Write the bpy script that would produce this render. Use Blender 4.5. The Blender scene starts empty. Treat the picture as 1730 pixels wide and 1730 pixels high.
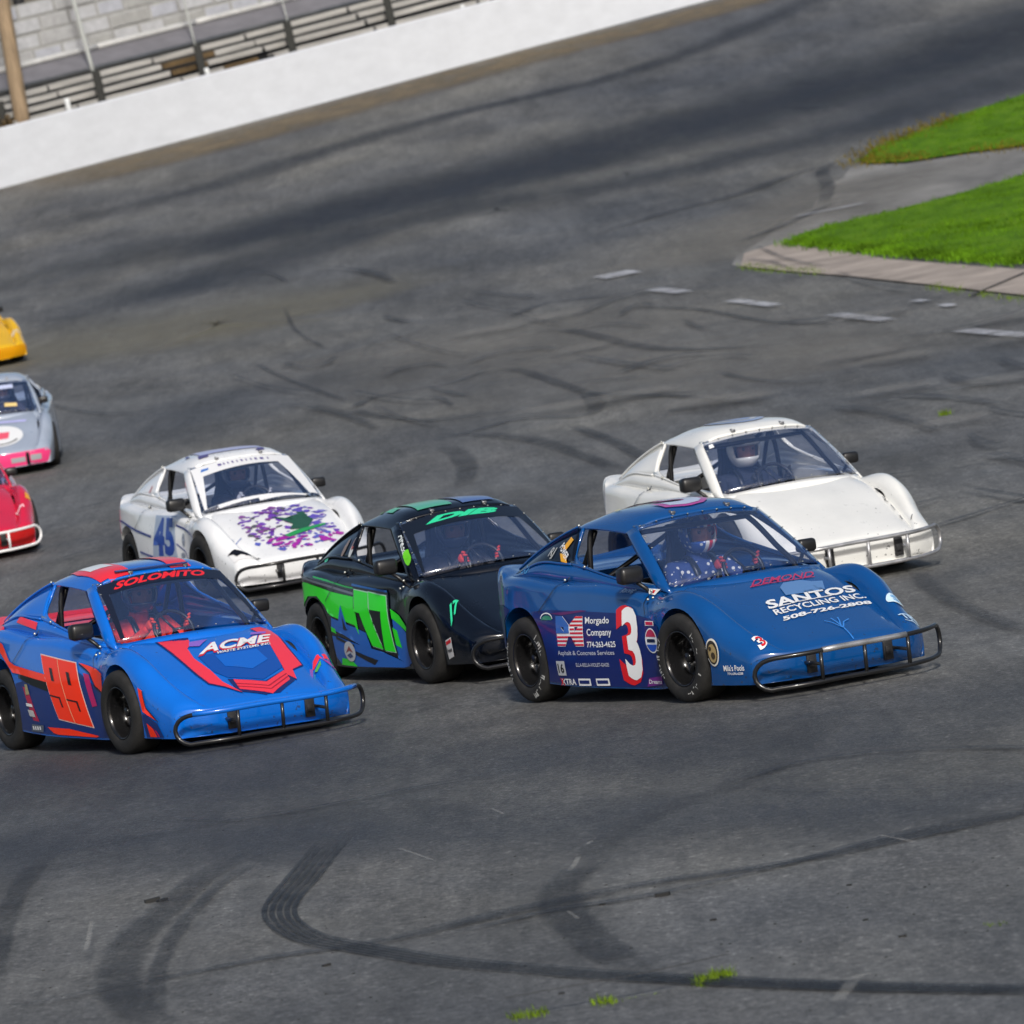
import bpy, bmesh, math, random
import numpy as np
from mathutils import Vector, Matrix, noise
from mathutils.bvhtree import BVHTree

random.seed(7)
PI = math.pi
R = math.radians

# ------------------------------------------------------------ camera, sky, sun, exposure
FPX, CAMH, PIT, ROLL = 10616.38, 3.69225, 0.0668754, 0.2214294
SC = bpy.context.scene
COL = SC.collection
CF = Vector((0, math.cos(PIT), -math.sin(PIT)))
_rt = Vector((1, 0, 0))
_up = _rt.cross(CF)
CR = math.cos(ROLL) * _rt - math.sin(ROLL) * _up
CU = math.sin(ROLL) * _rt + math.cos(ROLL) * _up
CP = Vector((0, 0, CAMH))
cam_d = bpy.data.cameras.new('camera')
cam = bpy.data.objects.new('camera', cam_d)
COL.objects.link(cam)
SC.camera = cam
cam_d.sensor_width = 36
cam_d.lens = 36 * FPX / 1730
cam_d.clip_start = 0.5
cam_d.clip_end = 3000
_m = Matrix((CR, CU, -CF)).transposed().to_4x4()
_m.translation = CP
cam.matrix_world = _m
cam_d.dof.use_dof = True
cam_d.dof.focus_distance = 34.0
cam_d.dof.aperture_fstop = 7.5

SUN_EL, SUN_AZ = 34.0, 173.0          # azimuth: where the sun stands, clockwise from +Y
w = bpy.data.worlds.new('World')
SC.world = w
w.use_nodes = True
nt = w.node_tree
bg = nt.nodes['Background']
sky = nt.nodes.new('ShaderNodeTexSky')
sky.sky_type = 'NISHITA'
sky.sun_disc = False
sky.sun_elevation = R(SUN_EL)
sky.sun_rotation = R(SUN_AZ)
sky.air_density = 1.0
sky.dust_density = 3.0
nt.links.new(sky.outputs[0], bg.inputs[0])
bg.inputs[1].default_value = 0.10
sd = bpy.data.lights.new('sun', 'SUN')
sd.energy = 3.1
sd.angle = R(6)
sd.color = (1, .965, .91)
sun = bpy.data.objects.new('sun', sd)
COL.objects.link(sun)
_sv = Vector((math.sin(R(SUN_AZ)) * math.cos(R(SUN_EL)), math.cos(R(SUN_AZ)) * math.cos(R(SUN_EL)), math.sin(R(SUN_EL))))
sun.rotation_euler = _sv.to_track_quat('Z', 'Y').to_euler()
SC.view_settings.view_transform = 'Standard'
SC.view_settings.look = 'None'
SC.view_settings.exposure = 0.0
SC.view_settings.gamma = 1.0
SC.cycles.transparent_max_bounces = 32
SC.cycles.max_bounces = 8

# ------------------------------------------------------------ helpers
def surf(X, Y):
    """height of the banked track surface"""
    X = max(-45.0, min(45.0, X))
    def q(Yc):
        y = (Yc - 50) / 50
        return -0.06877 * X - 0.00194 * y + 1.49064 * y * y + 0.02858 * X * y + 0.000527 * X * X
    if Y < 34:
        return q(34) + (Y - 34) * (q(34.5) - q(34)) / .5
    if Y > 170:
        return q(170) + (Y - 170) * (q(170) - q(169)) * .3
    return q(Y)

def ray(u, v):
    return (CF + (u - 865) / FPX * CR - (v - 865) / FPX * CU)

def gp(u, v):
    """point of the track surface seen at photo pixel (u, v)"""
    d = ray(u, v)
    t, st = 8.0, 2.0
    def ab(t):
        P = CP + t * d
        return P.z - surf(P.x, P.y)
    while ab(t) > 0 and t < 600:
        t += st
    lo, hi = t - st, t
    for _ in range(25):
        m = (lo + hi) / 2
        if ab(m) > 0: lo = m
        else: hi = m
    P = CP + hi * d
    return Vector((P.x, P.y, surf(P.x, P.y)))

def smooth(o, on=True):
    for p in o.data.polygons: p.use_smooth = on

def obj(name, verts_or_bm, faces=None, m=None, parent=None, sm=True, uvs=None):
    me = bpy.data.meshes.new(name)
    if faces is None:
        verts_or_bm.to_mesh(me); verts_or_bm.free()
    else:
        me.from_pydata([tuple(v) for v in verts_or_bm], [], faces)
    if m is not None:
        for k in (m if isinstance(m, (list, tuple)) else [m]): me.materials.append(k)
    o = bpy.data.objects.new(name, me)
    COL.objects.link(o)
    if parent is not None: o.parent = parent
    if sm: smooth(o)
    if uvs is not None:
        uvl = me.uv_layers.new(name='UVMap')
        for l in me.loops: uvl.data[l.index].uv = uvs[l.vertex_index]
    return o

def tag(o, label, cat, group=None, kind=None):
    if label: o['label'] = label
    if cat: o['category'] = cat
    if group: o['group'] = group
    if kind: o['kind'] = kind
    return o

def empty(name, parent=None, mat=None):
    o = bpy.data.objects.new(name, None)
    COL.objects.link(o)
    o.empty_display_size = .1
    if parent is not None: o.parent = parent
    if mat is not None: o.matrix_local = mat
    return o

def bm_box(bm, c, s, rot=None, bev=0.0, mi=0):
    M = Matrix.Translation(c)
    if rot is not None: M = M @ rot.to_4x4()
    r = bmesh.ops.create_cube(bm, size=1, matrix=M @ Matrix.Diagonal((*s, 1)))
    vs = r['verts']
    fs = list({f for v in vs for f in v.link_faces})
    for f in fs: f.material_index = mi
    if bev > 0:
        es = list({e for v in vs for e in v.link_edges})
        bmesh.ops.bevel(bm, geom=es, offset=bev, segments=2, affect='EDGES', profile=.5)

def catmull(pts, n=6, closed=False):
    P = [Vector(p) for p in pts]
    out = []
    N = len(P)
    rng = range(N) if closed else range(N - 1)
    for i in rng:
        if closed: a, b, c, d = P[(i-1) % N], P[i], P[(i+1) % N], P[(i+2) % N]
        else:
            b, c = P[i], P[i+1]
            a = P[i-1] if i else 2*b - c
            d = P[i+2] if i+2 < N else 2*c - b
        for k in range(n):
            t = k / n
            out.append(.5*((2*b) + (c-a)*t + (2*a-5*b+4*c-d)*t*t + (3*b-a-3*c+d)*t**3))
    if not closed: out.append(P[-1])
    return out

def bm_tube(bm, pts, r, seg=8, closed=False, mi=0, cap=True):
    P = [Vector(p) for p in pts]
    n = len(P)
    rings = []
    prev = None
    for i in range(n):
        if closed: t = (P[(i+1) % n] - P[i-1])
        else: t = P[min(i+1, n-1)] - P[max(i-1, 0)]
        t = t.normalized() if t.length > 1e-9 else Vector((0, 0, 1))
        if prev is None:
            a = Vector((0, 0, 1)) if abs(t.z) < .9 else Vector((1, 0, 0))
            nrm = (a - t * a.dot(t)).normalized()
        else:
            nrm = (prev - t * prev.dot(t)).normalized()
        prev = nrm
        b = t.cross(nrm)
        rr = r[i] if isinstance(r, (list, tuple)) else r
        rings.append([bm.verts.new(P[i] + rr*(math.cos(2*PI*k/seg)*nrm + math.sin(2*PI*k/seg)*b)) for k in range(seg)])
    m = n if closed else n - 1
    for i in range(m):
        A, B = rings[i], rings[(i+1) % n]
        for k in range(seg):
            f = bm.faces.new((A[k], A[(k+1) % seg], B[(k+1) % seg], B[k])); f.material_index = mi; f.smooth = True
    if cap and not closed:
        bm.faces.new(rings[0][::-1]).material_index = mi
        bm.faces.new(rings[-1]).material_index = mi

# ------------------------------------------------------------ materials
def mat(name, col=(.5, .5, .5), rough=.5, metal=0., coat=0., spec=.5):
    m = bpy.data.materials.new(name)
    m.use_nodes = True
    b = m.node_tree.nodes['Principled BSDF']
    b.inputs['Base Color'].default_value = (*col, 1)
    b.inputs['Roughness'].default_value = rough
    b.inputs['Metallic'].default_value = metal
    b.inputs['Coat Weight'].default_value = coat
    b.inputs['Coat Roughness'].default_value = .06
    b.inputs['Specular IOR Level'].default_value = spec
    return m

def N(m, typ, **kw):
    n = m.node_tree.nodes.new(typ)
    for k, v in kw.items():
        if k in n.inputs: n.inputs[k].default_value = v
        else: setattr(n, k, v)
    return n
def L(m, a, b): m.node_tree.links.new(a, b)
def P(m): return m.node_tree.nodes['Principled BSDF']

def mottled(m, col, amt=.25, scale=6., coord='Object', bump=0., bscale=60., vec=None, detail=6):
    """vary the base colour with noise, add a little bump"""
    tc = N(m, 'ShaderNodeTexCoord')
    src = tc.outputs[coord]
    if vec is not None:
        mp = N(m, 'ShaderNodeMapping'); mp.inputs['Scale'].default_value = vec
        L(m, src, mp.inputs[0]); src = mp.outputs[0]
    n = N(m, 'ShaderNodeTexNoise', Scale=scale, Detail=detail, Roughness=.6)
    L(m, src, n.inputs['Vector'])
    mr = N(m, 'ShaderNodeMapRange'); mr.inputs[1].default_value = .3; mr.inputs[2].default_value = .7
    mr.inputs[3].default_value = 1 - amt; mr.inputs[4].default_value = 1 + amt
    L(m, n.outputs[0], mr.inputs[0])
    vm = N(m, 'ShaderNodeVectorMath', operation='SCALE'); vm.inputs[0].default_value = col
    L(m, mr.outputs[0], vm.inputs['Scale'])
    L(m, vm.outputs[0], P(m).inputs['Base Color'])
    if bump:
        n2 = N(m, 'ShaderNodeTexNoise', Scale=bscale, Detail=4.)
        L(m, src, n2.inputs['Vector'])
        bp = N(m, 'ShaderNodeBump', Strength=bump, Distance=.02)
        L(m, n2.outputs[0], bp.inputs['Height']); L(m, bp.outputs[0], P(m).inputs['Normal'])
    return m

def paint(name, col, rough=.17, metal=.0, dirt=.12):
    m = mat(name, col, rough, metal, 1., spec=.4); P(m).inputs['Coat Roughness'].default_value = .03
    mottled(m, col, amt=dirt*.5, scale=3.5)
    # rubber specks and rubbed, duller areas
    tc = N(m, 'ShaderNodeTexCoord')
    n = N(m, 'ShaderNodeTexNoise', Scale=5., Detail=8., Roughness=.75); L(m, tc.outputs['Object'], n.inputs['Vector'])
    mr = N(m, 'ShaderNodeMapRange'); mr.inputs[1].default_value = .35; mr.inputs[2].default_value = .75; mr.inputs[3].default_value = rough*.7; mr.inputs[4].default_value = rough*1.7
    L(m, n.outputs[0], mr.inputs[0]); L(m, mr.outputs[0], P(m).inputs['Roughness'])
    v = N(m, 'ShaderNodeTexNoise', Scale=38., Detail=2., Roughness=.5); L(m, tc.outputs['Object'], v.inputs['Vector'])
    sp = N(m, 'ShaderNodeSeparateXYZ'); L(m, tc.outputs['Object'], sp.inputs[0])
    z = N(m, 'ShaderNodeMapRange'); z.inputs[1].default_value = .1; z.inputs[2].default_value = .75; z.inputs[3].default_value = .665; z.inputs[4].default_value = .80
    L(m, sp.outputs[2], z.inputs[0])
    g = N(m, 'ShaderNodeMath', operation='GREATER_THAN'); L(m, v.outputs[0], g.inputs[0]); L(m, z.outputs[0], g.inputs[1])
    src = P(m).inputs['Base Color'].links[0].from_socket
    mx = N(m, 'ShaderNodeMix', data_type='RGBA'); L(m, g.outputs[0], mx.inputs[0]); L(m, src, mx.inputs[6]); mx.inputs[7].default_value = (col[0]*.35+.02, col[1]*.35+.02, col[2]*.35+.02, 1)
    L(m, mx.outputs[2], P(m).inputs['Base Color'])
    return m

M_rubber = mottled(mat('tyre_rubber', (.018, .018, .018), .75, spec=.3), (.02, .0195, .019), .35, 14)
M_rimblack = mat('black_rim', (.012, .012, .013), .25, .3, .4)
M_hub = mat('hub_metal', (.35, .35, .36), .35, .9)
M_dark = mottled(mat('dark_interior', (.012, .012, .014), .7), (.014, .014, .016), .4, 8)
M_black = mat('black_plastic', (.012, .012, .013), .35)
M_blacktube = mat('black_tube', (.015, .015, .016), .3, .2, .3)
M_silver = mottled(mat('worn_steel', (.5, .5, .5), .4, .7), (.42, .42, .43), .35, 12)
M_whitetube = mat('white_tube', (.75, .75, .75), .35)
M_skin = mat('skin', (.26, .12, .08), .5)
M_gold = mat('fastener', (.6, .6, .55), .3, .9)

def glass_mat(name, tint=(.95, .96, .99), haze=(.12, .21, .46), hz=.08):
    m = bpy.data.materials.new(name); m.use_nodes = True
    t = m.node_tree; t.nodes.remove(P(m))
    out = t.nodes['Material Output']
    tr = N(m, 'ShaderNodeBsdfTransparent'); tr.inputs[0].default_value = (*tint, 1)
    gl = N(m, 'ShaderNodeBsdfGlossy'); gl.inputs['Roughness'].default_value = .07
    df = N(m, 'ShaderNodeBsdfDiffuse'); df.inputs[0].default_value = (*haze, 1)  # bluish glare on the pane, put in as diffuse colour
    fr = N(m, 'ShaderNodeFresnel'); fr.inputs[0].default_value = 1.5
    mx = N(m, 'ShaderNodeMixShader'); mx.inputs[0].default_value = hz
    L(m, tr.outputs[0], mx.inputs[1]); L(m, df.outputs[0], mx.inputs[2])
    m2 = N(m, 'ShaderNodeMixShader')
    ge = N(m, 'ShaderNodeNewGeometry'); bf = N(m, 'ShaderNodeMath', operation='SUBTRACT'); bf.inputs[0].default_value = 1
    L(m, ge.outputs['Backfacing'], bf.inputs[1])
    mu = N(m, 'ShaderNodeMath', operation='MULTIPLY'); L(m, bf.outputs[0], mu.inputs[0]); L(m, fr.outputs[0], mu.inputs[1])
    L(m, mu.outputs[0], m2.inputs[0]); L(m, mx.outputs[0], m2.inputs[1]); L(m, gl.outputs[0], m2.inputs[2])
    L(m, m2.outputs[0], out.inputs[0])
    return m
M_glass = glass_mat('windshield_plastic')
M_glassdark = glass_mat('tinted_plastic', (.1, .1, .12), (.1, .1, .12), .3)

_flat = {}
def flat(col, rough=.32):
    k = (tuple(col), rough)
    if k not in _flat:
        _flat[k] = mat('vinyl_%d' % len(_flat), col, rough, 0, .45, spec=.25)
    return _flat[k]

def srgb(r, g, b):
    f = lambda c: (c/255/12.92) if c/255 <= .04045 else ((c/255+.055)/1.055)**2.4
    return (f(r), f(g), f(b))

# ------------------------------------------------------------ the ground
def asphalt_mat():
    m = mat('asphalt', (.09, .09, .09), .72, spec=.4)
    tc = N(m, 'ShaderNodeTexCoord')
    def noise_(scale, vec=None, rot=0, detail=5., rough=.6):
        mp = N(m, 'ShaderNodeMapping'); mp.inputs['Rotation'].default_value = (0, 0, rot)
        mp.inputs['Scale'].default_value = vec or (1, 1, 1)
        L(m, tc.outputs['Object'], mp.inputs[0])
        n = N(m, 'ShaderNodeTexNoise', Scale=scale, Detail=detail, Roughness=rough)
        L(m, mp.outputs[0], n.inputs['Vector'])
        return n.outputs[0]
    def ramp(src, stops):
        r = N(m, 'ShaderNodeValToRGB')
        cr = r.color_ramp
        while len(cr.elements) < len(stops): cr.elements.new(.5)
        for e, (p, c) in zip(cr.elements, stops):
            e.position = p; e.color = (*c, 1) if isinstance(c, tuple) else (c, c, c, 1)
        L(m, src, r.inputs[0]); return r.outputs[0]
    def mul(a, b, f=1.0):
        x = N(m, 'ShaderNodeMix', data_type='RGBA', blend_type='MULTIPLY')
        x.inputs[0].default_value = f
        L(m, a, x.inputs[6]); L(m, b, x.inputs[7]); return x.outputs[2]
    big = ramp(noise_(.16, (1, .55, 1), .5, 4), [(.32, (.078, .082, .089)), (.5, (.119, .119, .116)), (.68, (.168, .162, .143))])
    pat = ramp(noise_(1.1, (1, .28, 1), .45, 6, .65), [(.3, .62), (.5, 1.), (.72, 1.35)])
    streak = ramp(noise_(4., (1.6, .10, 1), .46, 6, .75), [(.28, .68), (.5, 1.0), (.75, 1.3)])
    blot = ramp(noise_(.55, (1, .3, 1), 1.0, 5, .65), [(.34, .74), (.5, 1.0), (.66, 1.2)])
    mid = ramp(noise_(9., (1, .45, 1), .1, 6, .7), [(.3, .68), (.5, 1.), (.7, 1.32)])
    grain = ramp(noise_(120., None, 0, 3, .8), [(.34, .62), (.5, .98), (.6, 1.05), (.72, 1.75)])
    speck = ramp(noise_(34., (1, .5, 1), .2, 4, .75), [(.3, .42), (.5, .97), (.61, 1.25), (.71, 2.7)])
    c = mul(mul(mul(mul(mul(mul(big, pat, .8), blot, .8), streak, .8), mid, .8), grain, 1.), speck, .85)
    L(m, c, P(m).inputs['Base Color'])
    rg = ramp(noise_(.5, (1, .4, 1), .4, 4), [(.3, .6), (.7, .8)])
    L(m, rg, P(m).inputs['Roughness'])
    bp = N(m, 'ShaderNodeBump', Strength=.5, Distance=.006)
    L(m, noise_(110., None, 0, 3, .8), bp.inputs['Height']); L(m, bp.outputs[0], P(m).inputs['Normal'])
    return m
M_asphalt = asphalt_mat()

def grid_axis(a, b, fine_a, fine_b, st, coarse):
    v = [a]
    while v[-1] < b:
        x = v[-1]
        v.append(x + (st if fine_a - 1e-6 <= x < fine_b else coarse))
    return v
gx = grid_axis(-210, 260, -18, 22, .8, 16)
gy = grid_axis(-60, 560, -10, 150, 1.0, 20)
gv = [(x, y, surf(x, y)) for y in gy for x in gx]
nx = len(gx)
gf = [(j*nx+i, j*nx+i+1, (j+1)*nx+i+1, (j+1)*nx+i) for j in range(len(gy)-1) for i in range(nx-1)]
ground = obj('race_track', gv, gf, M_asphalt)
tag(ground, 'grey banked asphalt race track worn by tyres', 'race track', kind='structure')

def stain_mat(name, col, alpha=.6, rough=.7, nscale=3., contrast=.25, edge=.25, lines=0, coord_scale=(1, 1, 1)):
    """a thin film on the asphalt: ragged alpha from noise, soft edges across the ribbon (UV v) and at its ends (UV u)"""
    m = mat(name, col, rough, spec=.35)
    tc = N(m, 'ShaderNodeTexCoord')
    sp = N(m, 'ShaderNodeSeparateXYZ'); L(m, tc.outputs['UV'], sp.inputs[0])
    def math_(op, a, b=None, clamp=False):
        n = N(m, 'ShaderNodeMath', operation=op); n.use_clamp = clamp
        for i, x in enumerate((a, b)):
            if x is None: continue
            if isinstance(x, (int, float)): n.inputs[i].default_value = x
            else: L(m, x, n.inputs[i])
        return n.outputs[0]
    v = sp.outputs[1]; u = sp.outputs[0]
    d = math_('SUBTRACT', .5, math_('ABSOLUTE', math_('SUBTRACT', v, .5)))       # 0 at the edge, .5 in the middle
    ev = N(m, 'ShaderNodeMapRange', interpolation_type='SMOOTHSTEP'); ev.inputs[1].default_value = 0; ev.inputs[2].default_value = edge
    L(m, d, ev.inputs[0])
    du = math_('SUBTRACT', .5, math_('ABSOLUTE', math_('SUBTRACT', u, .5)))
    eu = N(m, 'ShaderNodeMapRange', interpolation_type='SMOOTHSTEP'); eu.inputs[1].default_value = 0; eu.inputs[2].default_value = .2
    L(m, du, eu.inputs[0])
    mp = N(m, 'ShaderNodeMapping'); mp.inputs['Scale'].default_value = coord_scale
    L(m, tc.outputs['Object'], mp.inputs[0])
    n1 = N(m, 'ShaderNodeTexNoise', Scale=nscale, Detail=7., Roughness=.7); L(m, mp.outputs[0], n1.inputs['Vector'])
    mr = N(m, 'ShaderNodeMapRange'); mr.inputs[1].default_value = .5 - contrast; mr.inputs[2].default_value = .5 + contrast
    L(m, n1.outputs[0], mr.inputs[0])
    a = math_('MULTIPLY', math_('MULTIPLY', ev.outputs[0], eu.outputs[0]), mr.outputs[0])
    g = N(m, 'ShaderNodeTexNoise', Scale=70., Detail=3.); L(m, tc.outputs['Object'], g.inputs['Vector'])
    gr = N(m, 'ShaderNodeMapRange'); gr.inputs[1].default_value = .3; gr.inputs[2].default_value = .62; gr.inputs[3].default_value = 1.15; gr.inputs[4].default_value = .55
    L(m, g.outputs[0], gr.inputs[0])
    a = math_('MULTIPLY', a, gr.outputs[0])
    if lines:
        s = math_('ABSOLUTE', math_('SINE', math_('MULTIPLY', v, PI*lines)))
        lr = N(m, 'ShaderNodeMapRange'); lr.inputs[1].default_value = .18; lr.inputs[2].default_value = .5; lr.inputs[3].default_value = .08
        L(m, s, lr.inputs[0]); a = math_('MULTIPLY', a, lr.outputs[0])
    a = math_('MULTIPLY', a, alpha, True)
    L(m, a, P(m).inputs['Alpha'])
    return m

_lay = [0]
def ribbon(name, pts, width, m, dz=None, parent=None):
    """a strip of film along a ground polyline; width may be one number or one per point"""
    n = len(pts)
    Pp = [Vector((p[0], p[1], 0)) for p in pts]
    W = width if isinstance(width, (list, tuple)) else [width]*n
    Q = catmull([(p.x, p.y, wd) for p, wd in zip(Pp, W)], 10)
    _lay[0] += 1
    z0 = .004 + .0006*_lay[0] if dz is None else dz
    L_ = [0]
    for i in range(1, len(Q)): L_.append(L_[-1] + math.hypot(Q[i].x-Q[i-1].x, Q[i].y-Q[i-1].y))
    vs, fs, uv = [], [], []
    K = 6
    for i, q in enumerate(Q):
        a = Q[max(i-1, 0)]; b = Q[min(i+1, len(Q)-1)]
        t = Vector((b.x-a.x, b.y-a.y)); t.normalize()
        nn = Vector((-t.y, t.x))
        for k in range(K+1):
            s = (k/K - .5) * q.z
            x, y = q.x + nn.x*s, q.y + nn.y*s
            vs.append((x, y, surf(x, y) + z0)); uv.append((L_[i]/L_[-1], k/K))
    for i in range(len(Q)-1):
        for k in range(K):
            a = i*(K+1)+k
            fs.append((a, a+1, a+K+2, a+K+1))
    return obj(name, vs, fs, m, parent, uvs=uv)

def px(*l): return [gp(u, v) for u, v in l]

M_groove = stain_mat('rubbered_groove', (.030, .035, .047), 1.15, .6, .8, .7, .5, coord_scale=(1, .3, 1))
M_groovel = stain_mat('light_rubber', (.045, .052, .07), 1.0, .6, .8, .45, .5, coord_scale=(1, .3, 1))
M_tan = stain_mat('dusty_margin', (.2, .155, .095), 1.5, .9, 1.2, .35, .35, coord_scale=(1, .5, 1))
M_skid = stain_mat('tyre_mark', (.024, .025, .03), .92, .6, 2.2, .3, .12)
M_skidl = stain_mat('tyre_mark_treads', (.012, .013, .016), 1.5, .6, 3, .45, .04, lines=5)
M_skidf = stain_mat('faint_tyre_mark', (.026, .028, .034), .85, .65, 1.6, .35, .25)
M_scr = stain_mat('scrape', (.4, .39, .36), .7, .7, 7., .4, .3)
M_pale = stain_mat('worn_pale_patch', (.235, .225, .205), .75, .85, .9, .35, .5)

M_olive = stain_mat('dusty_patch', (.23, .215, .16), 1.0, .85, .7, .5, .5)
M_skidv = stain_mat('old_tyre_mark', (.04, .044, .054), .42, .65, 1.6, .35, .3)
ground_marks = []
def mark(pts, width, m, name='tyre_mark'):
    if name == 'tyre_mark':
        f = .72 if m is M_skidf else (.78 if m is M_skidl else .85)
        width = [q*f for q in width] if isinstance(width, (list, tuple)) else width*f
    o = ribbon(name, px(*pts), width, m, parent=ground); ground_marks.append(o); return o

# the racing groove: broad dark bands swept round the turn
mark([(1900, -60), (1560, 110), (1230, 190), (900, 285), (560, 360), (200, 440), (-150, 520)], [7, 7, 7.5, 8, 8, 7, 6], M_groove, 'rubber_groove')
mark([(1900, 0), (1500, 120), (1150, 220), (850, 300), (550, 380), (200, 470)], [12, 13, 13, 12, 10, 8], M_groove, 'rubber_groove')
mark([(1900, 70), (1500, 200), (1100, 300), (800, 350), (450, 440), (100, 560)], [5, 5, 5, 5, 5, 5], M_groove, 'rubber_groove')
mark([(1500, -60), (1100, 110), (700, 210), (300, 330), (-100, 420)], [1.6, 2, 2.4, 3, 3], M_groove, 'rubber_groove')
mark([(-500, 1345), (865, 1275), (2200, 1200)], [6, 7, 6.5], M_groovel, 'rubber_groove')
mark([(-500, 1470), (865, 1395), (2200, 1320)], [3, 3.4, 3], M_groovel, 'rubber_groove')
# dusty strip at the foot of the wall
mark([(-60, 352), (150, 296), (400, 232), (650, 163), (900, 94), (1250, 4), (1500, -80)], [5.5, 5, 4.6, 4.2, 4, 3.6, 3.6], M_tan, 'dusty_margin')
mark([(-160, 660), (100, 600), (330, 545), (520, 515), (760, 480)], [4, 9, 11, 9, 5], M_olive, 'pale_patch')
mark([(1230, 420), (1370, 350), (1500, 300), (1800, 250)], [2.5, 4.5, 4, 3], M_pale, 'pale_patch')
mark([(1100, 470), (1250, 410), (1390, 340), (1440, 300)], [4, 7, 6, 3], M_pale, 'pale_patch')
mark([(560, 590), (760, 560), (980, 600), (1200, 610), (1500, 640)], [5, 8, 8, 8, 6], M_pale, 'pale_patch')
# near tyre marks
mark([(610, 1392), (580, 1408), (549, 1440), (508, 1490), (476, 1530), (480, 1560), (528, 1588), (620, 1606), (760, 1628), (900, 1640), (1050, 1652), (1300, 1664), (1560, 1672), (1800, 1676), (2300, 1680)],
     [.25, .25, .24, .24, .22, .2, .2, .2, .2, .2, .2, .2, .2, .2, .2], M_skidl)
mark([(1060, 1652), (1250, 1663), (1500, 1672), (1800, 1676), (2200, 1680)], [.2, .22, .22, .2, .2], M_skid)
mark([(2200, 1270), (1980, 1320), (1800, 1360), (1640, 1395), (1500, 1425), (1380, 1452), (1240, 1475), (1120, 1492), (1000, 1515), (900, 1535), (790, 1560), (660, 1590), (450, 1622), (250, 1662), (50, 1700), (-100, 1720)],
     [.26, .26, .26, .28, .26, .24, .24, .25, .27, .27, .24, .2, .15, .13, .12, .12], M_skid)
mark([(1800, 1350), (1500, 1418), (1300, 1470), (1100, 1515), (940, 1540), (800, 1572), (640, 1600)], [.1, .14, .1, .12, .1, .08, .05], M_skid)
mark([(1040, 1440), (985, 1470), (948, 1505), (955, 1545), (1000, 1590), (1060, 1630), (1150, 1655)], [.25, .3, .33, .35, .33, .3, .2], M_skidf)
mark([(1420, 1200), (1330, 1270), (1240, 1330), (1120, 1370), (1030, 1420), (960, 1480)], [.45, .42, .4, .35, .3, .25], M_skidv)
mark([(420, 1440), (350, 1480), (290, 1530), (225, 1590), (200, 1640), (215, 1690), (300, 1760)], [.28, .3, .32, .34, .34, .34, .34], M_skidf)
mark([(430, 1460), (370, 1500), (305, 1570), (270, 1640), (265, 1720)], [.12, .12, .14, .14, .14], M_skidf)
mark([(100, 1440), (60, 1470), (20, 1530), (0, 1600), (-20, 1680)], [.15, .2, .2, .2, .2], M_skidf)
mark([(2150, 1300), (1900, 1276), (1730, 1267), (1600, 1268), (1480, 1275), (1360, 1290), (1290, 1310), (1210, 1340)], [.12, .12, .12, .11, .11, .11, .12, .12], M_skid)
mark([(900, 1305), (1010, 1285), (1150, 1258), (1300, 1228), (1500, 1195)], [.06, .05, .05, .04, .03], M_skidf)
mark([(60, 1455), (200, 1425), (330, 1400), (520, 1370), (700, 1335), (870, 1305)], [.06, .07, .05, .06, .05, .04], M_skid)
mark([(260, 1385), (420, 1388), (600, 1355), (750, 1330), (860, 1318)], [.03, .04, .05, .04, .03], M_skid)
mark([(1240, 1337), (1400, 1340), (1560, 1338), (1720, 1328)], .04, M_skidf)
mark([(0, 1710), (120, 1688), (260, 1655), (330, 1640)], [.03, .035, .035, .02], M_skid)
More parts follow.
